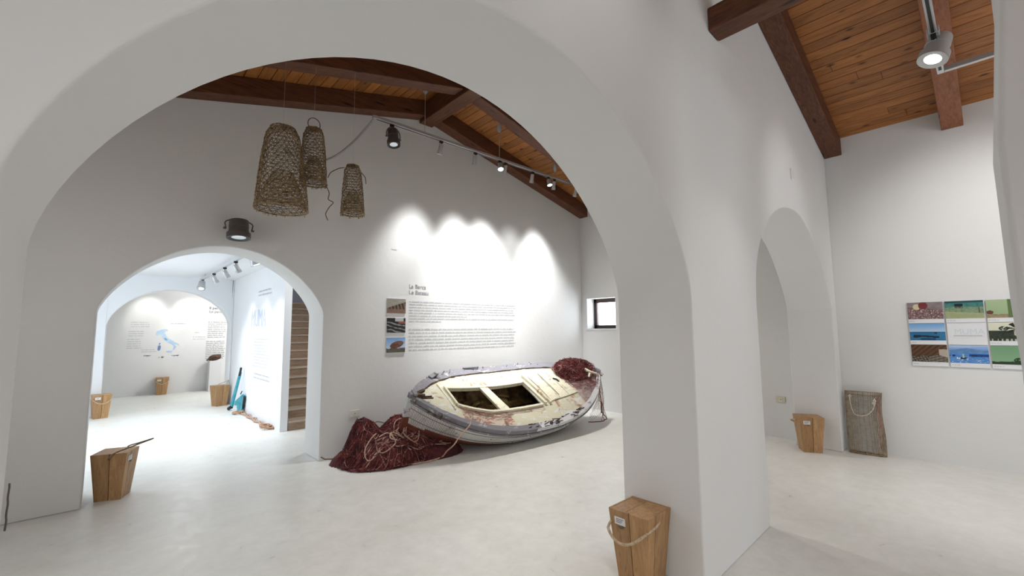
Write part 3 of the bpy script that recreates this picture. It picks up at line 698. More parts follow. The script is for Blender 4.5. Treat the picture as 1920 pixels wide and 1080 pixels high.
def panel(yl, w, zt, fn, label, h=.245):
    t = thing('photo_panel', (7.1, yl, zt), label, 'photo', 'photo panels on the end wall')
    MB().box2((-.022, -w, -h), (-.002, 0, 0)).build('board', M['white'], t, bevel=.0015)
    if fn:
        p = picture((-.0235, 0, -h+.048), (0, -1, 0), w, h-.048, fn, t)
        cp = words(1, .01, .10, -h+.02, .01, .008, lambda a, z: (-.0226, -a, z), int(abs(yl)*100)+3); cp.build('caption', M['ink'], t)
    else:
        o = lettering('MUMA', .088, (-.0228, -.055, -.125), (0, -1, 0), (0, 0, 1), M['ink_aqua'], 'panel_logo', None, sx=.92); o.parent = t; o.matrix_parent_inverse = Matrix()
        for nm, body, sz, z in (('panel_title', 'SANTANTIOCO MUSEUM & HOSTEL', .0165, -.148),):
            o = lettering(body, sz, (-.0228, -.048, z), (0, -1, 0), (0, 0, 1), M['ink_dark'], nm, None, sx=.85); o.parent = t; o.matrix_parent_inverse = Matrix()
        words(1, .05, .27, -.168, .01, .005, lambda a, z: (-.0226, -a, z), 77).build('small_print', M['ink_aqua'], t)
    return t
pc = [(.655, .305), (.334, .305), (.012, .31)]
fns = [[(p_nets, 'photo panel of piled nets with a white buoy, top left of the nine'), (p_port, 'photo panel of a green harbour shed, top middle of the nine'), (p_pole, 'photo panel of a pole and shrub on pale green, top right of the nine')],
       [(p_sea, 'photo panel of a dark boat on calm blue sea, left of the white logo panel'), (None, 'white panel with pale MUMA logo in the centre of the nine photo panels'), (p_palm, 'photo panel of dark palms and a white rock, right of the white logo panel')],
       [(p_ribs, 'photo panel of brown wooden boat ribs, bottom left of the nine'), (p_bay, 'photo panel of boats on a bright blue bay, bottom middle of the nine'), (p_green, 'photo panel of plain green sky over low bushes, bottom right of the nine')]]
for r_ in range(3):
    for c_ in range(3): panel(pc[c_][0], pc[c_][1], 1.832-.249*r_, *fns[r_][c_], h=.245)
def b_hull(u, v):
    c = lp((.62, .60, .56), (.5, .46, .42), fbm(u*6, v*6))
    if v < .35+.45*u: c = (.14, .11, .10) if math.sin(u*34+v*8) > .3 else lp((.36, .27, .23), (.48, .38, .33), fbm(u*14, v*14))
    if v < .3: c = lp((.38, .28, .24), (.52, .42, .37), fbm(u*20, v*20))
    return c
def b_frames(u, v):
    c = lp((.10, .10, .11), (.62, .62, .62), max(0, math.sin(v*26+u*7+3*vn(u*4, v*4)))*fbm(u*12, v*12)*1.6)
    if v > .62 and u > .62: c = (.50, .28, .24)
    if v > .78: c = (.12, .10, .10) if u < .45 or u > .9 else (.7, .7, .72)
    return c
def b_bow(u, v):
    c = lp((.80, .86, .93), (.42, .60, .82), v*1.1-.2+.3*fbm(u*5, v*6))
    a, b = u-.55, v-.52; x, y = a*.9+b*.42, -a*.42+b*.9
    if (x/.38)**2+(y/.22)**2 < 1: c = lp((.28, .15, .12), (.50, .32, .26), fbm(u*10, v*10))
    if (u-.72)**2+(v-.6)**2 < .012: c = (.38, .32, .30)
    if v < .24+.06*vn(u*8, 1): c = lp((.20, .20, .16), (.42, .40, .33), fbm(u*18, v*12))
    return c
for zt, fn, lab in ((2.003, b_hull, 'top small photo of a stripped boat hull, left of the paragraph'), (1.735, b_frames, 'middle small photo of dark boat timbers, left of the paragraph'), (1.465, b_bow, 'bottom small photo of a brown boat under blue sky, left of the paragraph')):
    t = thing('photo_panel', (2.815, 5.6, zt), lab, 'photo', 'small photos on the boat wall')
    MB().box2((0, -.014, -.205), (.285, -.001, 0)).build('board', M['white'], t)
    picture((.0, -.0155, -.205), (1, 0, 0), .285, .205, fn, t, 44, 32)

# ------------------------------------------------------------------ outlets and plates
def outlet(loc, axis, label, m):
    t = thing('wall_socket', loc, label, 'socket', None, 0 if axis == 'y' else math.radians(90) * -1)
    MB().box2((-.062, -.011, -.042), (.062, -.001, .042)).build('plate', m, t, bevel=.003)
    MB().box2((-.018, -.014, -.028), (.018, -.010, .028)).build('insert', M['whitepl'], t, bevel=.002)
    MB().lathe([(.005, 0), (.005, .004)], Matrix.Translation((0, -.013, .002)) @ Matrix.Rotation(math.pi/2, 4, 'X'), 10).build('hole', M['black'], t)
outlet((2.403, 5.6, .508), 'y', 'white wall socket left of the boat above the net pile', M['whitepl'])
outlet((7.1, 2.09, .536), 'x', 'cream wall socket seen through the right-hand archway', M['cream_pl'])
tp = thing('vent_plate', (5.316, 1.318, 3.182), 'small white square plate high on the arcade wall', 'plate', None, math.radians(1.4))
MB().box2((-.05, -.014, -.06), (.05, .001, .06)).build('plate', M['white'], tp, bevel=.004)
MB().box2((-.035, -.016, -.045), (.035, -.013, .045)).build('inner_plate', M['whitepl'], tp, bevel=.003)

# ------------------------------------------------------------------ hanging fish traps
def woven(mb, prof, n, thick, cx=lambda z: (0, 0), squash=1, jit=.002, seed=1, tw=.5):
    """two crossing families of strands over a surface of revolution"""
    rn = random.Random(seed); m = len(prof)
    P = {}
    for i, (r, z) in enumerate(prof):
        ox, oy = cx(z)
        for k in range(2*n):
            a = math.pi*k/n; P[i, k] = Vector((ox+r*math.cos(a), oy+r*math.sin(a)*squash, z))+Vector([rn.uniform(-jit, jit) for _ in range(3)])
    for k in range(0, 2*n, 2):
        for s in (1, -1):
            mb.tube([P[i, (k+(i % 2 if s > 0 else -(i % 2))) % (2*n)] for i in range(m)], thick, 3, cap=False)
    for i in range(m):
        if i % 1 == 0: mb.tube([P[i, k]+Vector((0, 0, rn.uniform(-.003, .003))) for k in range(2*n)], thick*1.15, 3, closed=True)
def trap(loc, H, rb, rt, label, n=30, rings=26, lean=(0, 0), funnel=True, seed=1, cords=(), hook=False, wires=()):
    t = thing('fish_trap', loc, label, 'fish trap', 'woven fish traps hanging from the roof')
    prof = []
    for i in range(rings):
        u = i/(rings-1); r = rb+(rt-rb)*u; r *= 1+.05*math.sin(u*math.pi)
        if u > .9: r *= 1-(u-.9)*2.2
        prof.append((r, u*H))
    cx = lambda z: (lean[0]*z, lean[1]*z)
    mb = MB(); woven(mb, prof, n, .0036, cx, 1, .003, seed); mb.build('woven_body', M['wicker'], t)
    top = MB(); rt2 = prof[-1][0]
    woven(top, [(rt2*(1-q), H+.01*q) for q in (0, .3, .6, .85)], max(8, n//3), .0042, lambda z: cx(H), 1, .003, seed+3); top.build('woven_top', M['wicker'], t)
    mb = MB(); mb.tube([(rb*math.cos(a*.2618), rb*math.sin(a*.2618), 0) for a in range(24)], .009, 5, closed=True).build('rim', M['wicker'], t)
    if funnel:
        fb = MB(); prof2 = [(rb*(1-.62*u), .02+H*.42*u) for u in [i/10 for i in range(11)]]
        woven(fb, prof2, n*2//3, .0035, lambda z: (0, 0), 1, .003, seed+9); fb.build('inner_funnel', M['wicker'], t)
    fr = MB(); rn = random.Random(seed)
    for k in range(46):
        a = rn.random()*6.283; p = Vector((rb*math.cos(a), rb*math.sin(a), 0)); fr.tube([p, p+Vector((rn.uniform(-.01, .01), rn.uniform(-.01, .01), -rn.uniform(.01, .03)))], .003, 3)
    fr.build('frayed_ends', M['wicker'], t)
    for pts in cords:
        P_ = []; pts = [Vector(p) for p in pts]
        for i in range(len(pts)-1):
            for k in range(6): u = k/6; P_.append(pts[i].lerp(pts[i+1], u)+Vector((0, 0, 0)))
        P_.append(pts[-1])
        for _ in range(4): P_ = [P_[0]]+[(P_[i-1]+P_[i]*2+P_[i+1])/4 for i in range(1, len(P_)-1)]+[P_[-1]]
        MB().tube(P_, .005, 5).build('cord', M['rope_dark'], t, smooth=60)
    if hook: MB().tube([(lean[0]*H+.06*math.cos(a*.35), 0, H+.055+.065*math.sin(a*.35)) for a in range(18)], .005, 5, closed=True).build('hook', M['rope_dark'], t, smooth=60)
    cxh = lean[0]*H
    zr = roof(loc[0]+cxh)-loc[2]
    MB().tube([(cxh, 0, H), (cxh, 0, zr)], .0011, 4).build('hanging_wire', M['alu'], t)
    return t
vx = Vector((.735, -.678, 0)) # sideways across the view
trap((1.165, 4.5, 2.72), .80, .232, .138, 'largest woven fish trap, leftmost of the three hanging', 23, 24, (-.02, .0), True, 3,
     cords=[[(-.07, .06, .77), (-.125, .11, .74), (-.145, .13, .50), (-.165, .145, .25), (-.175, .15, .03)]])
trap((1.445, 4.5, 3.04), .56, .125, .09, 'middle woven fish trap with a loop on top', 14, 20, (-.02, 0), True, 5, hook=True,
     cords=[[(-.04, .04, .54), (-.085, .075, .5), (-.10, .09, .3), (-.105, .09, .1)], [(.08, -.09, 0), (.13, -.1, -.10), (.11, -.1, -.17), (.17, -.12, -.19), (.13, -.1, -.24), (.09, -.1, -.32), (.12, -.1, -.38)]])
trap((1.855, 4.5, 2.80), .52, .118, .078, 'smallest woven fish trap, rightmost of the three hanging', 13, 19, (-.02, 0), True, 8,
     cords=[[(-.08, .05, .50), (-.13, .08, .49), (-.2, .13, .44), (-.22, .14, .38)], [(.065, -.05, .45), (.10, -.075, .40), (.105, -.08, .33)]])

# ------------------------------------------------------------------ standing mesh trap
def keep_net():
    dz = .745
    Mx = Matrix.Translation((6.93, 1.135, 0)) @ Matrix.Rotation(math.radians(-90+4), 4, 'Z') @ Matrix.Rotation(math.radians(-6.5), 4, 'X')
    t = thing('keep_net', (0, 0, 0), 'flat brown mesh keep net with white cord handle leaning in the corner', 'keep net', matrix=Mx)
    def pt(side, u, z): # flattened tube cross-section, width .35, depth .09
        a = math.pi*2*u; w = .178+.005*math.sin(z*9); d = .042+.012*math.sin(z*5+1)
        x = w*math.copysign(abs(math.cos(a))**.6, math.cos(a))+.006*math.sin(z*7+1)
        return Vector((x, d*math.copysign(abs(math.sin(a))**.8, math.sin(a)), z))
    mb = MB(); nu, nz = 52, 48; rn = random.Random(4)
    for i in range(nu):
        mb.tube([pt(0, i/nu, dz*k/22)+Vector((rn.uniform(-.0015, .0015), 0, 0)) for k in range(23)], .0021, 3, cap=False)
    for k in range(nz+1):
        mb.tube([pt(0, i/42, dz*k/nz)+Vector((0, 0, .004*wob(i*.3, k*.1))) for i in range(42)], .0017, 3, closed=True)
    mb.build('mesh_body', M['wire_brown'], t)
    fm = MB()
    for z in (0.004, dz): fm.tube([pt(0, i/42, z) for i in range(42)], .006, 6, closed=True)
    for i in (0, 21): fm.tube([pt(0, i/42, dz*k/22) for k in range(23)], .005, 5)
    fm.build('rim_wire', M['wicker'], t, smooth=60)
    sd = MB(); 
    for x in (.13, .145, .16): sd.tube([(x+.006*math.sin(k), -.048+.02*(x-.13)/.03, dz*.05+k*dz*.9/30) for k in range(31)], .0035, 4)
    sd.build('side_lacing', M['net_pale'], t)
    for zz, nm in ((.02, 'bottom_panel'), (dz-.04, 'top_panel')):
        b = MB(); 
        for k in range(26):
            x = -.16+.32*k/25; b.tube([(x, -.035, zz), (x, .035, zz+.01)], .0025, 3)
        for k in range(6): b.tube([(-.165, -.035+.07*k/5, zz), (.165, -.035+.07*k/5, zz)], .0025, 3)
        b.build(nm, M['wicker'], t)
    pts = []
    for i in range(27):
        u = i/26; pts.append((-.008-.122*math.cos(math.pi*u), -.058-.01*math.sin(math.pi*u), dz-.05-(.02+.10*(1-u))*min(1, 4*u)-.17*math.sin(math.pi*u)**.75))
    MB().tube(pts, .0048, 6).build('cord_handle', M['rope_white'], t, smooth=60)
    kn = MB()
    for (x, z) in ((.112, dz-.10), (-.125, dz-.06), (.105, dz-.13)): kn.tube([(x+.012*math.cos(a), -.06+.004*math.sin(a*2), z+.012*math.sin(a)) for a in [q*.7 for q in range(9)]], .005, 5, closed=True)
    kn.build('knot', M['rope_white'], t, smooth=60)
keep_net()

# ------------------------------------------------------------------ back room exhibits
pe = tag(MB().box2((2.09, 14.25, 0), (2.36, 14.6, .80)).build('plinth', M['plinth'], bevel=.004), 'grey-white square plinth against the map room wall', 'plinth')
mb = MB(); rn = random.Random(2); vs = []; fs = []
for j in range(13):
    for i in range(24):
        a = 2*math.pi*i/24; ph = math.pi*j/12; R = 1+.22*wob(a*1.3+j*.4, 2)+.12*wob(a*3, j)
        vs.append((2.23+.155*R*math.sin(ph)*math.cos(a), 14.43+.10*R*math.sin(ph)*math.sin(a), .885+.03*math.cos(a)*math.sin(ph)+.082*math.cos(ph)))
for j in range(12):
    for i in range(24): fs.append((j*24+i, j*24+(i+1) % 24, (j+1)*24+(i+1) % 24, (j+1)*24+i))
ro = mb.add(vs, fs).build('sea_relic', M['relic'], smooth=50); tag(ro, 'dark brown encrusted lump lying on the grey-white plinth', 'relic')
MB().tube([(2.12, 14.40, .86), (2.05, 14.38, .825), (2.03, 14.38, .82)], [.03, .02, .012], 8).build('spout', M['relic'], ro, smooth=50)
tl = thing('iron_tool', (2.0, 10.1, 0), 'teal iron tool with a black-tipped handle leaning on the white text wall', 'tool')
tl.rotation_euler = (0, 0, 0)
fr_ = lambda p: Vector((1.91+p[0]*.12-.05*p[1], 10.42-p[0]*.72, p[1]))
mb = MB(); mb.prism([(-.10, .36, .035), (-.065, .34, .035), (.010, .05, .77), (-.018, .06, .77)], (.03, .01, 0)).build('handle', M['teal'], tl, bevel=.003)
MB().tube([(-.004, .06, .70), (.012, .03, .86)], .020, 10).build('grip', M['black'], tl, smooth=50)
MB().tube([(-.10, .40, .03), (-.07, .32, .07)], .032, 10).build('foot', M['black'], tl, smooth=50)
MB().prism([(-.04, .26, .17), (.02, -.14, .36), (.03, -.19, .34), (.02, -.13, .03), (-.02, .03, .015), (-.025, .08, .12), (-.05, .22, .12)], (.035, .01, 0)).build('blade', M['teal'], tl, bevel=.003)
MB().tube([(.03, -.06, .02), (.045, -.13, .10), (.05, -.20, .32)], .022, 8).build('back_wheel', M['black'], tl, smooth=50)
MB().tube([(.0, -.10, .36), (.01, -.16, .42)], .010, 6).build('lever', M['black'], tl)
rt_ = thing('coiled_rope', (2.0, 9.2, 0), 'tan rope with knotted coils lying on the floor below the teal tool', 'rope')
def curl(mb, c, r, n, loops, rad, seed, zj=.02):
    rn = random.Random(seed); pts = []
    for i in range(n*loops):
        a = 2*math.pi*i/n; q = r*(1+.25*wob(a*.37, seed)); pts.append((c[0]+q*math.cos(a+seed), c[1]+q*1.2*math.sin(a+seed), c[2]+rad+zj*abs(wob(a*.5, seed+2))+.0015*i/n*4))
    mb.tube(pts, rad, 6)
mb = MB(); curl(mb, (-.05, .70, 0), .075, 14, 3, .016, 1); mb.build('coil', M['rope_tan'], rt_, smooth=60)
mb = MB(); curl(mb, (.0, -1.02, 0), .06, 14, 3, .015, 2); curl(mb, (.05, -1.20, 0), .05, 12, 2, .015, 4)
for k in range(9): mb.tube([(.0+.03*k/9, -1.05, .02), (-.10+.03*k, -1.28-.02*(k % 3), .01)], .004, 4)
mb.build('knotted_end', M['rope_tan'], rt_, smooth=60)
mb = MB()
for off in (0, .035): mb.tube([(.0+off+.03*wob(i*.5, 1), .66-1.5*i/24, .018+.012*abs(wob(i*.4, 3))) for i in range(25)], .014, 6)
mb.build('length', M['rope_pink'], rt_, smooth=60)
# cords low on the left and near the doorway
tag(MB().tube([(1.99, 5.585, .05), (2.03, 5.56, .02), (2.12, 5.53, .012), (2.22, 5.47, .012), (2.3, 5.40, .02), (2.36, 5.38, .05)], .008, 6).build('cord', M['rope_dark'], smooth=60), 'thin dark cord running from the doorway edge to the net pile', 'cord')
tag(MB().tube([(-.160, 1.735+.006*math.sin(k*.9), 1.17-.006*k) for k in range(20)], .0022, 5).build('cord', M['grey'], smooth=60), 'dark frayed cord end hanging on the left jamb of the big arch', 'cord')

# ------------------------------------------------------------------ the boat
av, tv, hv = Vector((.99941608, -.03199224, .01199971)), Vector((.02103418, .85281041, .52179687)), Vector((-.02692693, -.52123978, .85298536))
BM = Matrix(((av.x, tv.x, hv.x, 4.532), (av.y, tv.y, hv.y, 4.85), (av.z, tv.z, hv.z, .585), (0, 0, 0, 1)))
bt = thing('rowing_boat', (0, 0, 0), 'old weathered white wooden boat heeled over on the floor against the wall', 'boat', matrix=BM)
HL, HB = 3.567/2, 1.397/2
def hb(s): # half breadth at s in -1..1
    return HB*max(0, 1-abs(s)**(2.738 if s < 0 else 2.808))**.884
sheer = lambda s: .244*s*s
def depth(s): return .525*(1-.10*abs(s)**4)
def hp(s, v, inset=0, side=-1): # section point, v 0 at gunwale .. 1 at keel
    e = 2.15-.75*abs(s)**2
    b = max(0, hb(s)-inset)*max(0, 1-v**e)**(1/e if abs(s) < .7 else .62)
    return Vector((s*HL*(1-.035*v*abs(s)**3), side*b, sheer(s)-(depth(s)+sheer(s))*v+inset*v))
NS, NV = 72, 20
ss = [math.sin(math.pi/2*(-1+2*i/NS)) for i in range(NS+1)]
def hull(inset, mats, name, mid=None):
    mb = MB()
    for side in (-1, 1):
        vs = []; fs = []; mi = []
        for s in ss:
            for j in range(NV+1): vs.append(hp(s, j/NV, inset, side))
        o = len(mb.v); mb.v += [tuple(p) for p in vs]
        for i in range(NS):
            for j in range(NV):
                k = i*(NV+1)+j; mb.f.append(tuple(o+q for q in (k, k+1, k+NV+2, k+NV+1)))
                sm = (ss[i]+ss[i+1])/2; zc = sheer(sm)-(depth(sm)+sheer(sm))*(j+.5)/NV
                mb.mi.append(1 if len(mats) > 1 and zc < -.185-.10*max(0, sm)+.02*abs(sm) - .13*max(0,1-abs(sm)*1.3) else 0)
    o = mb.build(name, mats, bt, smooth=50); return o
hull(0, [M['hull_white'], M['hull_red']], 'hull'); hull(.03, [M['boat_in']], 'hull_lining')
# plank seams along the topsides
mb = MB()
for v in (.22, .42, .60):
    for side in (-1, 1): mb.tube([hp(s, v, -.001, side) for s in ss[3:-3]], .0035, 4)
mb.build('plank_seams', M['gap'], bt)
for side, nm in ((-1, 'near'), (1, 'far')): # broad worn gunwale cap and rub rail
    mb = MB(); rn = random.Random(5+side)
    for i in range(NS):
        q = []
        for s in (ss[i], ss[i+1]):
            b = hb(s); jw = .008*wob(s*14, side); a = max(0, b-(.07 if side < 0 else .12)-jw)
            q.append([Vector((s*HL, side*(b+.022), sheer(s)-.035)), Vector((s*HL, side*(b+.022), sheer(s)+.022)), Vector((s*HL, side*a, sheer(s)+.028+.006*wob(s*25, side+4))), Vector((s*HL, side*a, sheer(s)-.01))])
        mb.add(q[0]+q[1], [(k, (k+1) % 4, 4+(k+1) % 4, 4+k) for k in range(4)])
    if side < 0:
        for i in range(NS):
            for k in range(4): mb.mi[i*4+k] = 1 if ss[i] > -.12+.04*math.sin(k) else 0
    mb.build('gunwale', [M['gunwale'], M['gunwale_white']], bt, smooth=45)
    MB().tube([(s*HL, side*(hb(s)+.02), sheer(s)-.06) for s in ss[2:-2]], .015, 6).build('rub_rail', M['gunwale'], bt, smooth=60)
mb = MB(); rn = random.Random(8)
for i in range(2, NS-2):
    s = ss[i]; s2 = ss[i+1]; 
    if rn.random() < .86: mb.tube([(s*HL, hb(s)-.125+.006*wob(s*30, 1), sheer(s)+.006), (s2*HL, hb(s2)-.125+.006*wob(s2*30, 1), sheer(s2)+.006)], rn.uniform(.006, .012), 5)
mb.build('shadow_gap_edge', M['boat_in'], bt)  # dark strip standing in for the shadow gap under the far gunwale
mb = MB()
for k in range(34):
    x = rn.uniform(-.3, .9); s = x/HL; b = hb(s)-rn.uniform(-.02, .08); ln_ = rn.uniform(.02, .12)
    mb.box((x, -b, sheer(s)+.030), (ln_, rn.uniform(.004, .012), .006), Matrix.Rotation(rn.uniform(-.25, .25)+.25*s, 3, 'Z'))
mb.build('paint_cracks', M['gap'], bt)['kind'] = 'stuff'
# stems and keel
for sg in (-1, 1):
    mb = MB(); pr = []
    for i in range(13):
        v = i/12; p = hp(sg*.999, v); p.y = 0; pr.append(p)
    o0 = len(mb.v)
    for i, p in enumerate(pr): 
        w = .028; ex = .05+.02*(i/12)
        mb.v += [(p.x-sg*.04, -w, p.z), (p.x+sg*ex, -w*.6, p.z), (p.x+sg*ex, w*.6, p.z), (p.x-sg*.04, w, p.z)]
    for i in range(12):
        for k in range(4): mb.f.append((o0+i*4+k, o0+i*4+(k+1) % 4, o0+i*4+4+(k+1) % 4, o0+i*4+4+k)); mb.mi.append(0 if i < 5 else 1)
    top = pr[0]; mb.build('stem_post', [M['gunwale_white'], M['hull_red']], bt, smooth=40)
    MB().box((top.x-sg*.01, 0, top.z+.02), (.09, .065, .06)).box((top.x-sg*.03, .0, top.z+.045), (.05, .10, .03)).build('stem_cap', M['gunwale'], bt, bevel=.006)
mb = MB(); kp = [Vector((s*HL*.97, 0, -depth(s)-.02)) for s in [-1+2*i/24 for i in range(25)]]
for i in range(24):
    a, b = kp[i], kp[i+1]; mb.add([(a.x, -.025, a.z-.03), (a.x, .025, a.z-.03), (a.x, .025, a.z+.05), (a.x, -.025, a.z+.05), (b.x, -.025, b.z-.03), (b.x, .025, b.z-.03), (b.x, .025, b.z+.05), (b.x, -.025, b.z+.05)], [(k, (k+1) % 4, 4+(k+1) % 4, 4+k) for k in range(4)])
mb.build('keel', M['hull_red'], bt)
# decks with the cockpit cut out
OX0, OX1 = -1.178, .268
def tn(x): return -.154-.165*min(1, max(0, (x+1.178)/.5))**.7-.012*max(0, x) # near edge of opening
def tf(x): return .194+.02*(x+1.178)/1.45
def dz(x, t): s = x/HL; b = max(.05, hb(s)); return sheer(s)*.92-.006+.045*(1-min(1, (t/b)**2))*min(1, b/.4)
def deckstrip(name, x0, x1, fa, fb, nx, nt, m, dzo=0, thick=.02, gaps=None):
    mb = MB(); top = []; 
    for i in range(nx+1):
        x = x0+(x1-x0)*i/nx
        for j in range(nt+1):
            a, b = fa(x), fb(x); t_ = a+(b-a)*j/nt; top.append(Vector((x, t_, dz(x, t_)+dzo)))
    n_ = len(top); mb.v += [tuple(p) for p in top]+[(p.x, p.y, p.z-thick) for p in top]
    f = []
    for i in range(nx):
        for j in range(nt):
            k = i*(nt+1)+j; q = (k, k+1, k+nt+2, k+nt+1); f.append(q); f.append(tuple(reversed([w+n_ for w in q])))
    for i in range(nx):
        for j in (0, nt): k = i*(nt+1)+j; f.append((k, k+nt+1, k+nt+1+n_, k+n_))
    for j in range(nt):
        for i in (0, nx): k = i*(nt+1)+j; f.append((k, k+1, k+1+n_, k+n_))
    mb.f = f; mb.mi = [0]*len(f); return mb.build(name, m, bt, smooth=40)
ed = lambda x: max(.0, hb(x/HL)-.03)
deckstrip('aft_deck', -HL*.985, OX0, lambda x: -ed(x), lambda x: ed(x), 12, 10, M['deck'])
deckstrip('side_deck', OX0, -.42, lambda x: -ed(x), tn, 14, 4, M['deck_rust']); deckstrip('side_deck', -.42, OX1, lambda x: -ed(x), tn, 12, 4, M['deck']); deckstrip('side_deck', OX0, OX1, tf, lambda x: ed(x), 24, 4, M['deck'])
deckstrip('foredeck', OX1, 1.06, lambda x: -ed(x), lambda x: ed(x), 16, 10, M['deck']); deckstrip('foredeck_end', 1.06, HL*.985, lambda x: -ed(x), lambda x: ed(x), 14, 10, M['deck_grey'])
# raised cream hatch boards on the foredeck
for a, b, o_ in ((.47, .66, .012), (.667, .86, .012), (.867, 1.07, .012)):
    deckstrip('hatch_board', a, b, lambda x: -.26-.05*(1.1-x)+(.0), lambda x: .33-.03*(x-.4), 3, 6, M['coaming'], o_+.006, .014)
MB().tube([(.86, .14, dz(.86, .14)+.018), (.90, .10, dz(.9, .1)+.022), (.91, .04, dz(.9, .04)+.018)], .018, 8).build('dark_hole', M['black'], bt, smooth=60)
mb = MB(); mb.box((.68, .05, dz(.68, 0)+.021), (.006, .55, .004)); mb.build('hatch_seam', M['gap'], bt)
# coamings round the cockpit, thwart
def rail(pts, w, h, name, m):
    mb = MB(); q = []
    pts = [Vector(p) for p in pts]
    for i, p in enumerate(pts):
        d = (pts[min(i+1, len(pts)-1)]-pts[max(i-1, 0)]).normalized(); n_ = Vector((-d.y, d.x, 0)).normalized()*w/2; jz = .004*wob(i*1.3, w*99)
        q.append([p-n_+Vector((0, 0, -.03)), p+n_+Vector((0, 0, -.03)), p+n_+Vector((0, 0, h+jz)), p-n_+Vector((0, 0, h))])
    for i in range(len(q)-1): mb.add(q[i]+q[i+1], [(k, (k+1) % 4, 4+(k+1) % 4, 4+k) for k in range(4)])
    mb.add(q[0], [(0, 1, 2, 3)]); mb.add(q[-1], [(0, 1, 2, 3)]); return mb.build(name, m, bt, bevel=.003)
X = [OX0+(OX1-OX0)*i/20 for i in range(21)]
rail([(x, tn(x), dz(x, tn(x))) for x in X], .035, .03, 'coaming', M['coaming']); rail([(x, tf(x), dz(x, tf(x))) for x in X], .045, .028, 'coaming', M['coaming'])
rail([(OX0, tn(OX0)+(tf(OX0)-tn(OX0))*k/8, dz(OX0, 0)) for k in range(9)], .03, .03, 'coaming', M['coaming'])
rail([(OX0-.07, -.24+.52*k/8, dz(OX0, 0)-.002) for k in range(9)], .016, .022, 'coaming', M['coaming'])
rail([(OX1+.02+.035*k/8, tf(OX1)-(tf(OX1)-tn(OX1))*k/8, dz(OX1, 0)) for k in range(9)], .05, .035, 'coaming', M['coaming'])
rail([(OX1+.11+.04*k/8, .35-.68*k/8, dz(OX1, 0)) for k in range(9)], .045, .04, 'coaming', M['coaming'])
mb = MB(); A = [Vector((-.585, .215, 0)), Vector((-.44, .225, 0)), Vector((-.36, -.31, 0)), Vector((-.53, -.31, 0))]
mb.prism([(p.x, p.y, dz(p.x, p.y)-.012) for p in A], (0, 0, .035)); mb.build('thwart', M['coaming'], bt, bevel=.004)
mb = MB()
for s in [(-.74+.115*i) for i in range(14)]: # ribs
    mb.tube([hp(s, v/10, .035, -1) for v in range(0, 11)]+[hp(s, v/10, .035, 1) for v in range(9, -1, -1)], .016, 4, cap=False)
mb.build('ribs', M['boat_in'], bt)
mb = MB()
for y in (-.20, -.07, .07, .20): mb.box((-.3, y, -.36), (1.9, .11, .018), Matrix.Rotation(.03*math.sin(y*40), 3, 'Z'))
mb.build('bottom_boards', M['boat_ochre'], bt, bevel=.003)
mb = MB(); rn = random.Random(12)
for k in range(14):
    mb.box((rn.uniform(-1.0, .15), rn.uniform(-.1, .42), rn.uniform(-.33, -.22)), (rn.uniform(.12, .5), rn.uniform(.03, .08), .02), Matrix.Rotation(rn.uniform(-.7, .7), 3, 'Z') @ Matrix.Rotation(rn.uniform(-.3, .3), 3, 'Y'))
mb.build('loose_boards', M['boat_ochre'], bt)
for z in (-.10,): 
    for side in (-1, 1): MB().tube([hp(s, .3, .04, side) for s in [-.85+.05*i for i in range(34)]], .02, 4).build('stringer', M['boat_ochre'], bt)
# cleats, nails and splinters of the gunwale
mb = MB()
for x, y, z in ((-1.70, -.02, .07), (-1.66, .03, .08)): mb.box((x, y, sheer(x/HL)+z-.03), (.16, .035, .04), Matrix.Rotation(.35*(1 if y > 0 else -1), 3, 'Z'))
mb.box((-1.60, -.075, .245), (.16, .012, .02), Matrix.Rotation(-.15, 3, 'Z')); mb.box((-1.60, -.045, .245), (.15, .012, .02), Matrix.Rotation(-.1, 3, 'Z'))
mb.build('mooring_cleat', M['relic'], bt, bevel=.004)
mb = MB(); rn = random.Random(21)
for k in range(26):
    s = rn.uniform(-.8, .6); b = hb(s); p = Vector((s*HL, b-rn.uniform(-.01, .06), sheer(s)+.028)); mb.tube([p, p+Vector((rn.uniform(-.01, .01), 0, rn.uniform(.008, .03)))], .004, 4)
for k in range(14):
    s = rn.uniform(-.8, .5); q = hp(s, rn.uniform(.12, .7), -.003, -1); mb.box(q, (.012, .006, .01))
mb.build('nail_heads', M['relic'], bt)
mb = MB(); mb.box((-.42, hb(-.24)+.0, sheer(-.24)+.045), (.28, .02, .02), Matrix.Rotation(-.03, 3, 'Z')); mb.box((-1.22, hb(-.68)-.02, sheer(-.68)+.045), (.16, .06, .03), Matrix.Rotation(.5, 3, 'Z'))
mb.build('splintered_strip', M['gunwale'], bt)
mb = MB(); mb.box((1.50, .17, .26), (.05, .42, .03), Matrix.Rotation(.45, 3, 'Z')); mb.box((1.60, -.02, .27), (.22, .03, .025), Matrix.Rotation(-.6, 3, 'Z')); mb.box((1.52, -.03, .25), (.03, .20, .02), Matrix.Rotation(-.9, 3, 'Z'))
mb.build('loose_stern_lath', M['coaming'], bt)
# lines of old rope along the near coaming
mb = MB()
for k in range(5): mb.tube([(x, tn(x)-.05-.03*k*.5+.03*wob(x*5, k), dz(x, tn(x)-.06)+.012+.006*k*.3) for x in [-1.15+.04*i for i in range(36 if k < 2 else 20)]], .004, 4)
mb.build('tangled_twine', M['net_pale'], bt, smooth=60)

# ------------------------------------------------------------------ nets and ropes
def BL(x, y, z): return BM @ Vector((x, y, z))
def smooth_pts(P, n=2):
    for _ in range(n): P = [P[0]]+[(P[i-1]+P[i]*2+P[i+1])/4 for i in range(1, len(P)-1)]+[P[-1]]
    return P
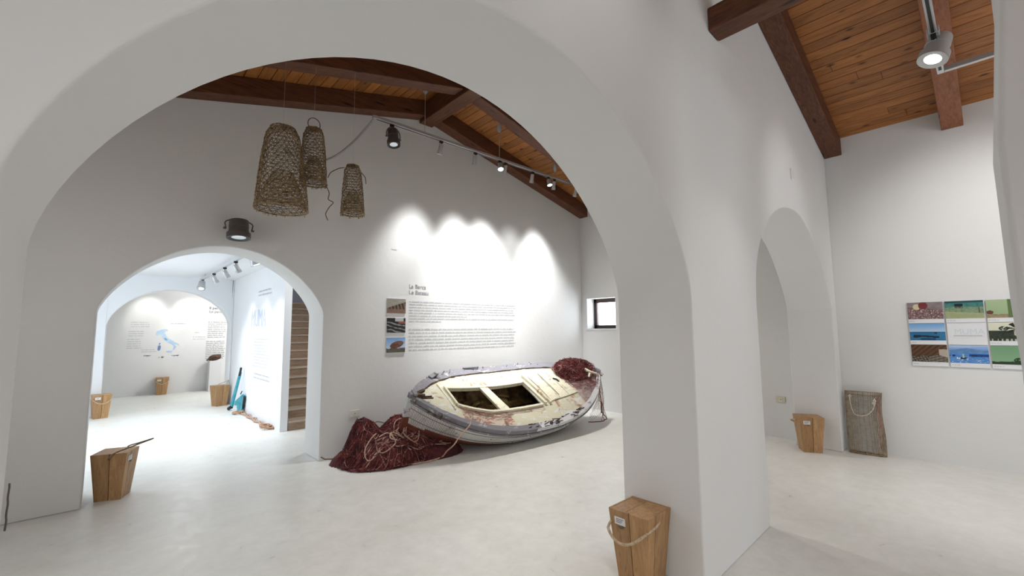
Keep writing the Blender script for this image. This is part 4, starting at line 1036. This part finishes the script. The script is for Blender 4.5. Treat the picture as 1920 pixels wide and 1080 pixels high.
# net draped over the stern of the boat
sn = thing('fishing_net', tuple(BL(1.45, .2, .3)), 'red fishing net heaped and draped over the right end of the boat', 'fishing net'); SI = Matrix.Translation(-sn.location)
def L(p): return SI @ Vector(p)
rn = random.Random(31)
def heap_h(x, y):
    u = ((x-1.33)/.36)**2+((y-.25)/.20)**2+.5*(fbm(x*6, y*6, 9)-.5)
    return .085*max(0, 1-u)**.6*(.3+1.4*fbm(x*12, y*12, 3))
mb = MB(); vs = []; fs = []; nx, ny = 34, 26
for i in range(nx+1):
    for j in range(ny+1):
        x = 1.02+.72*i/nx; y = -.04+.54*j/ny; vs.append(L(BL(x, y*min(1, (ed(x)+.06)/.5+.2), dz(x, 0)+heap_h(x, y)-.01)))
for i in range(nx):
    for j in range(ny):
        k = i*(ny+1)+j; x = 1.02+.72*(i+.5)/nx; y = -.04+.54*(j+.5)/ny
        if heap_h(x, y) > .02: fs.append((k, k+1, k+ny+2, k+ny+1))
mb.add(vs, fs).build('net_heap', M['net'], sn, smooth=70)
def tangle(n, m, cen, rad, fh, r=(.0022, .004), step=.035, length=(8, 22), seed=1, tr=lambda x, y, z: (x, y, z), lift=.03):
    rn = random.Random(seed); mb = MB()
    for k in range(n):
        a = rn.random()*6.283; q = rn.random()**.5; x, y = cen[0]+rad[0]*q*math.cos(a), cen[1]+rad[1]*q*math.sin(a); d = rn.random()*6.283; P = []
        for i in range(rn.randint(*length)):
            P.append(Vector(tr(x, y, max(0, fh(x, y))+rn.random()*lift))); d += rn.uniform(-.9, .9); x += step*math.cos(d); y += step*math.sin(d)
            if ((x-cen[0])/rad[0])**2+((y-cen[1])/rad[1])**2 > 1.15: d += math.pi*.6; x += (cen[0]-x)*.15; y += (cen[1]-y)*.15
        P = smooth_pts(P, 2); mb.tube(P, rn.uniform(*r), 3, cap=False)
    return mb
HT = lambda x, y, z: L(BL(x, y, dz(x, 0)+z))
for m, n, sd, nm in (('net2', 300, 3, 'red_twine'), ('net', 160, 4, 'maroon_twine'), ('net_pale', 44, 5, 'pale_twine')):
    tangle(n, m, (1.40, .2), (.42, .28), heap_h, seed=sd, tr=HT, lift=.075).build(nm, M[m], sn)
tangle(70, 0, (1.42, .08), (.44, .42), lambda x, y: heap_h(x, y)*.9, r=(.0018, .003), length=(14, 30), seed=44, tr=lambda x, y, z: L(BL(min(x, 1.74), max(-ed(min(x, 1.7)), min(ed(min(x, 1.7)), y)), dz(min(x, 1.7), 0)+z)), lift=.05).build('stray_twine', M['net2'], sn)
# fine net sheet spread over the foredeck and hanging past the stern
mb = MB()
def sheet(u, v): # u along 0..1, v across -1..1
    x = 1.02+.80*u; e = ed(min(x, HL*.97))+.05; y = v*e
    if x > HL*.97: return BL(HL*1.0+.06, y, .25)
    return BL(x, y, dz(x, y)+.02+.010*wob(u*9+v*4, 3))
K = 30
for f_ in range(-K, 2*K):
    for sg in (1, -1):
        P = []
        for i in range(25):
            u = i/24; v = -1+2*((f_/K)+sg*u*.9) if sg > 0 else -1+2*((f_/K)-u*.9+0)
            if -1 <= v <= 1: P.append(L(sheet(u, v)))
        if len(P) > 2: mb.tube(P, .0015, 3, cap=False)
mb.build('net_sheet', M['net_pale'], sn)
mb = MB()
A0 = [BL(1.25, -hb(.70)-.03, .10), BL(1.45, -hb(.81)-.03, .15), BL(1.62, -hb(.91)-.03, .20), BL(1.77, -.05, .24), BL(1.84, .02, .26)]
C0 = [Vector((5.95, 4.62, .03)), Vector((6.12, 4.52, .02)), Vector((6.22, 4.50, .02)), Vector((6.32, 4.52, .05)), Vector((6.36, 4.66, .12))]
def hang(u, v):
    i = min(3, int(u*4)); f_ = u*4-i; a = A0[i].lerp(A0[i+1], f_); c = C0[i].lerp(C0[i+1], f_); p = a.lerp(c, v)
    p += Vector((.03*wob(u*6+v*3, 2), .03*wob(v*5+u*4, 5), 0)); return p
K = 22
for f_ in range(-K, 2*K):
    for sg in (1, -1):
        P = []
        for i in range(19):
            v = i/18; u = f_/K+sg*v*.6
            if 0 <= u <= 1: P.append(L(hang(u, v)))
        if len(P) > 2: mb.tube(P, .0014, 3, cap=False)
mb.build('hanging_net', M['net_pale'], sn)
mb = MB(); mb.tube(smooth_pts([L(hang(1, v/12)+Vector((.01*wob(v, 1), 0, 0))) for v in range(13)]), .012, 6); mb.tube([L(hang(u/14, 1)) for u in range(15)], .008, 5); mb.tube([L(hang(.25+.35*u/10, u/10)) for u in range(11)], .005, 5)
mb.build('edge_rope', M['net2'], sn, smooth=60)
# net pile on the floor
pn = thing('fishing_net', (2.62, 5.05, 0), 'dark red fishing net piled on the floor at the left end of the boat', 'fishing net')
def pile(x, y):
    h = .0
    for cx, cy, rx, ry, hh in ((2.42, 5.30, .24, .28, .44), (2.82, 5.22, .32, .30, .46), (2.62, 5.02, .42, .34, .30), (2.25, 5.3, .24, .22, .15), (3.15, 4.86, .38, .22, .16), (2.98, 5.05, .3, .25, .33)):
        u = ((x-cx)/rx)**2+((y-cy)/ry)**2
        if u < 1: h = max(h, hh*(1-u)**.55)
    return h*(.68+.58*fbm(x*8, y*8, 5)) if h else 0
mb = MB(); vs = []; fs = []; nx, ny = 92, 60
for i in range(nx+1):
    for j in range(ny+1):
        x = 1.98+1.62*i/nx; y = 4.60+.97*j/ny; vs.append((x-2.62, y-5.05, pile(x, y)))
for i in range(nx):
    for j in range(ny):
        k = i*(ny+1)+j
        if max(vs[k][2], vs[k+1][2], vs[k+ny+1][2], vs[k+ny+2][2]) > .003: fs.append((k, k+1, k+ny+2, k+ny+1))
mb.add(vs, fs).build('net_mass', M['net'], pn, smooth=70)
PT = lambda x, y, z: (x-2.62, y-5.05, min(z, .6))
for m, n, sd, nm, rr_ in (('net', 330, 7, 'maroon_twine', (.0025, .0045)), ('net2', 300, 8, 'red_twine', (.002, .004)), ('net_pale', 60, 9, 'pale_twine', (.0018, .003))):
    tangle(n, m, (2.66, 5.08), (.62, .42), pile, r=rr_, length=(8, 26), seed=sd, tr=PT).build(nm, M[m], pn)
rp = MB(); rn = random.Random(17)
def on(x, y, z=.0): return Vector((x-2.62, y-5.05, pile(x, y)+z))
for cx, cy, r, k in ((2.36, 4.93, .11, 1), (2.55, 4.98, .12, 2), (2.62, 4.86, .10, 3), (2.85, 4.93, .10, 4), (2.74, 5.05, .085, 5), (3.02, 4.98, .09, 6), (2.46, 4.86, .10, 7)):
    pts = []
    for i in range(26):
        a = i*.30+k; q = r*(1+.25*wob(a*.5, k)); x, y = cx+q*math.cos(a)*1.1, cy+q*.9*math.sin(a); p = on(x, y, .012); p.z += .07*max(0, math.sin(a*.5+k)); pts.append(p)
    rp.tube(smooth_pts(pts, 2), .0075, 6)
for k in range(13):
    x, y = 2.2+rn.random()*.8, 4.80+rn.random()*.16; d = rn.uniform(-.3, .5); pts = []
    for i in range(16): pts.append(on(x, y, .012)); d += rn.uniform(-.45, .42); x += .045*math.cos(d); y = max(4.74, y+.045*math.sin(d))
    rp.tube(smooth_pts(pts, 2), .007, 6)
rp.build('loose_rope', M['rope_pink'], pn, smooth=60)
lp2 = MB()
lp2.tube(smooth_pts([on(2.52, 5.3), on(2.52, 5.34)+Vector((0, 0, .10)), on(2.60, 5.36)+Vector((0, 0, .16)), on(2.66, 5.36)+Vector((0, 0, .10)), on(2.70, 5.33)]), .006, 5)
lp2.build('dark_loop', M['rope_dark'], pn, smooth=60)
# red net hanging in front of the bow down to the pile
mb = MB(); K = 20
def bow(u, v):
    a = BL(-1.80+.45*u, -hb(-1+.25*u)-.02, .22-.10*u); c = Vector((2.62+.85*u, 4.78+.02*u, .05)); p = a.lerp(c, v); p.z -= .04*math.sin(v*3.1); p.x += .03*wob(v*4+u*5, 2); p.y += .03*wob(v*5+u*3, 4); return p-Vector((2.62, 5.05, 0))
for f_ in range(-K, 2*K):
    for sg in (1, -1):
        P = []
        for i in range(19):
            v = i/18; u = f_/K+sg*v*.5
            if 0 <= u <= 1: P.append(bow(u, v))
        if len(P) > 2: mb.tube(P, .0012, 3, cap=False)
mb.build('hanging_net', M['net2'], pn)
mb = MB(); P = [BL(-1.01, -.318, .09), BL(-1.13, -.44, .12), BL(-1.20, -hb(-1.20/HL)-.045, .13), Vector((3.12, 4.33, .30)), Vector((3.10, 4.40, .20)), Vector((3.12, 4.58, .10)), Vector((3.12, 4.66, .012)), Vector((2.90, 4.63, .012)), Vector((2.71, 4.66, .014)), Vector((2.5, 4.72, .03)), Vector((2.42, 4.80, .06))]
Q = []
for i in range(len(P)-1):
    for k in range(8): Q.append(P[i].lerp(P[i+1], k/8))
mb.tube(smooth_pts(Q+[P[-1]], 8), .0085, 6)
tag(mb.build('rope', M['rope_pink'], smooth=60), 'pale pink rope running from the near gunwale of the boat to the net pile', 'rope')
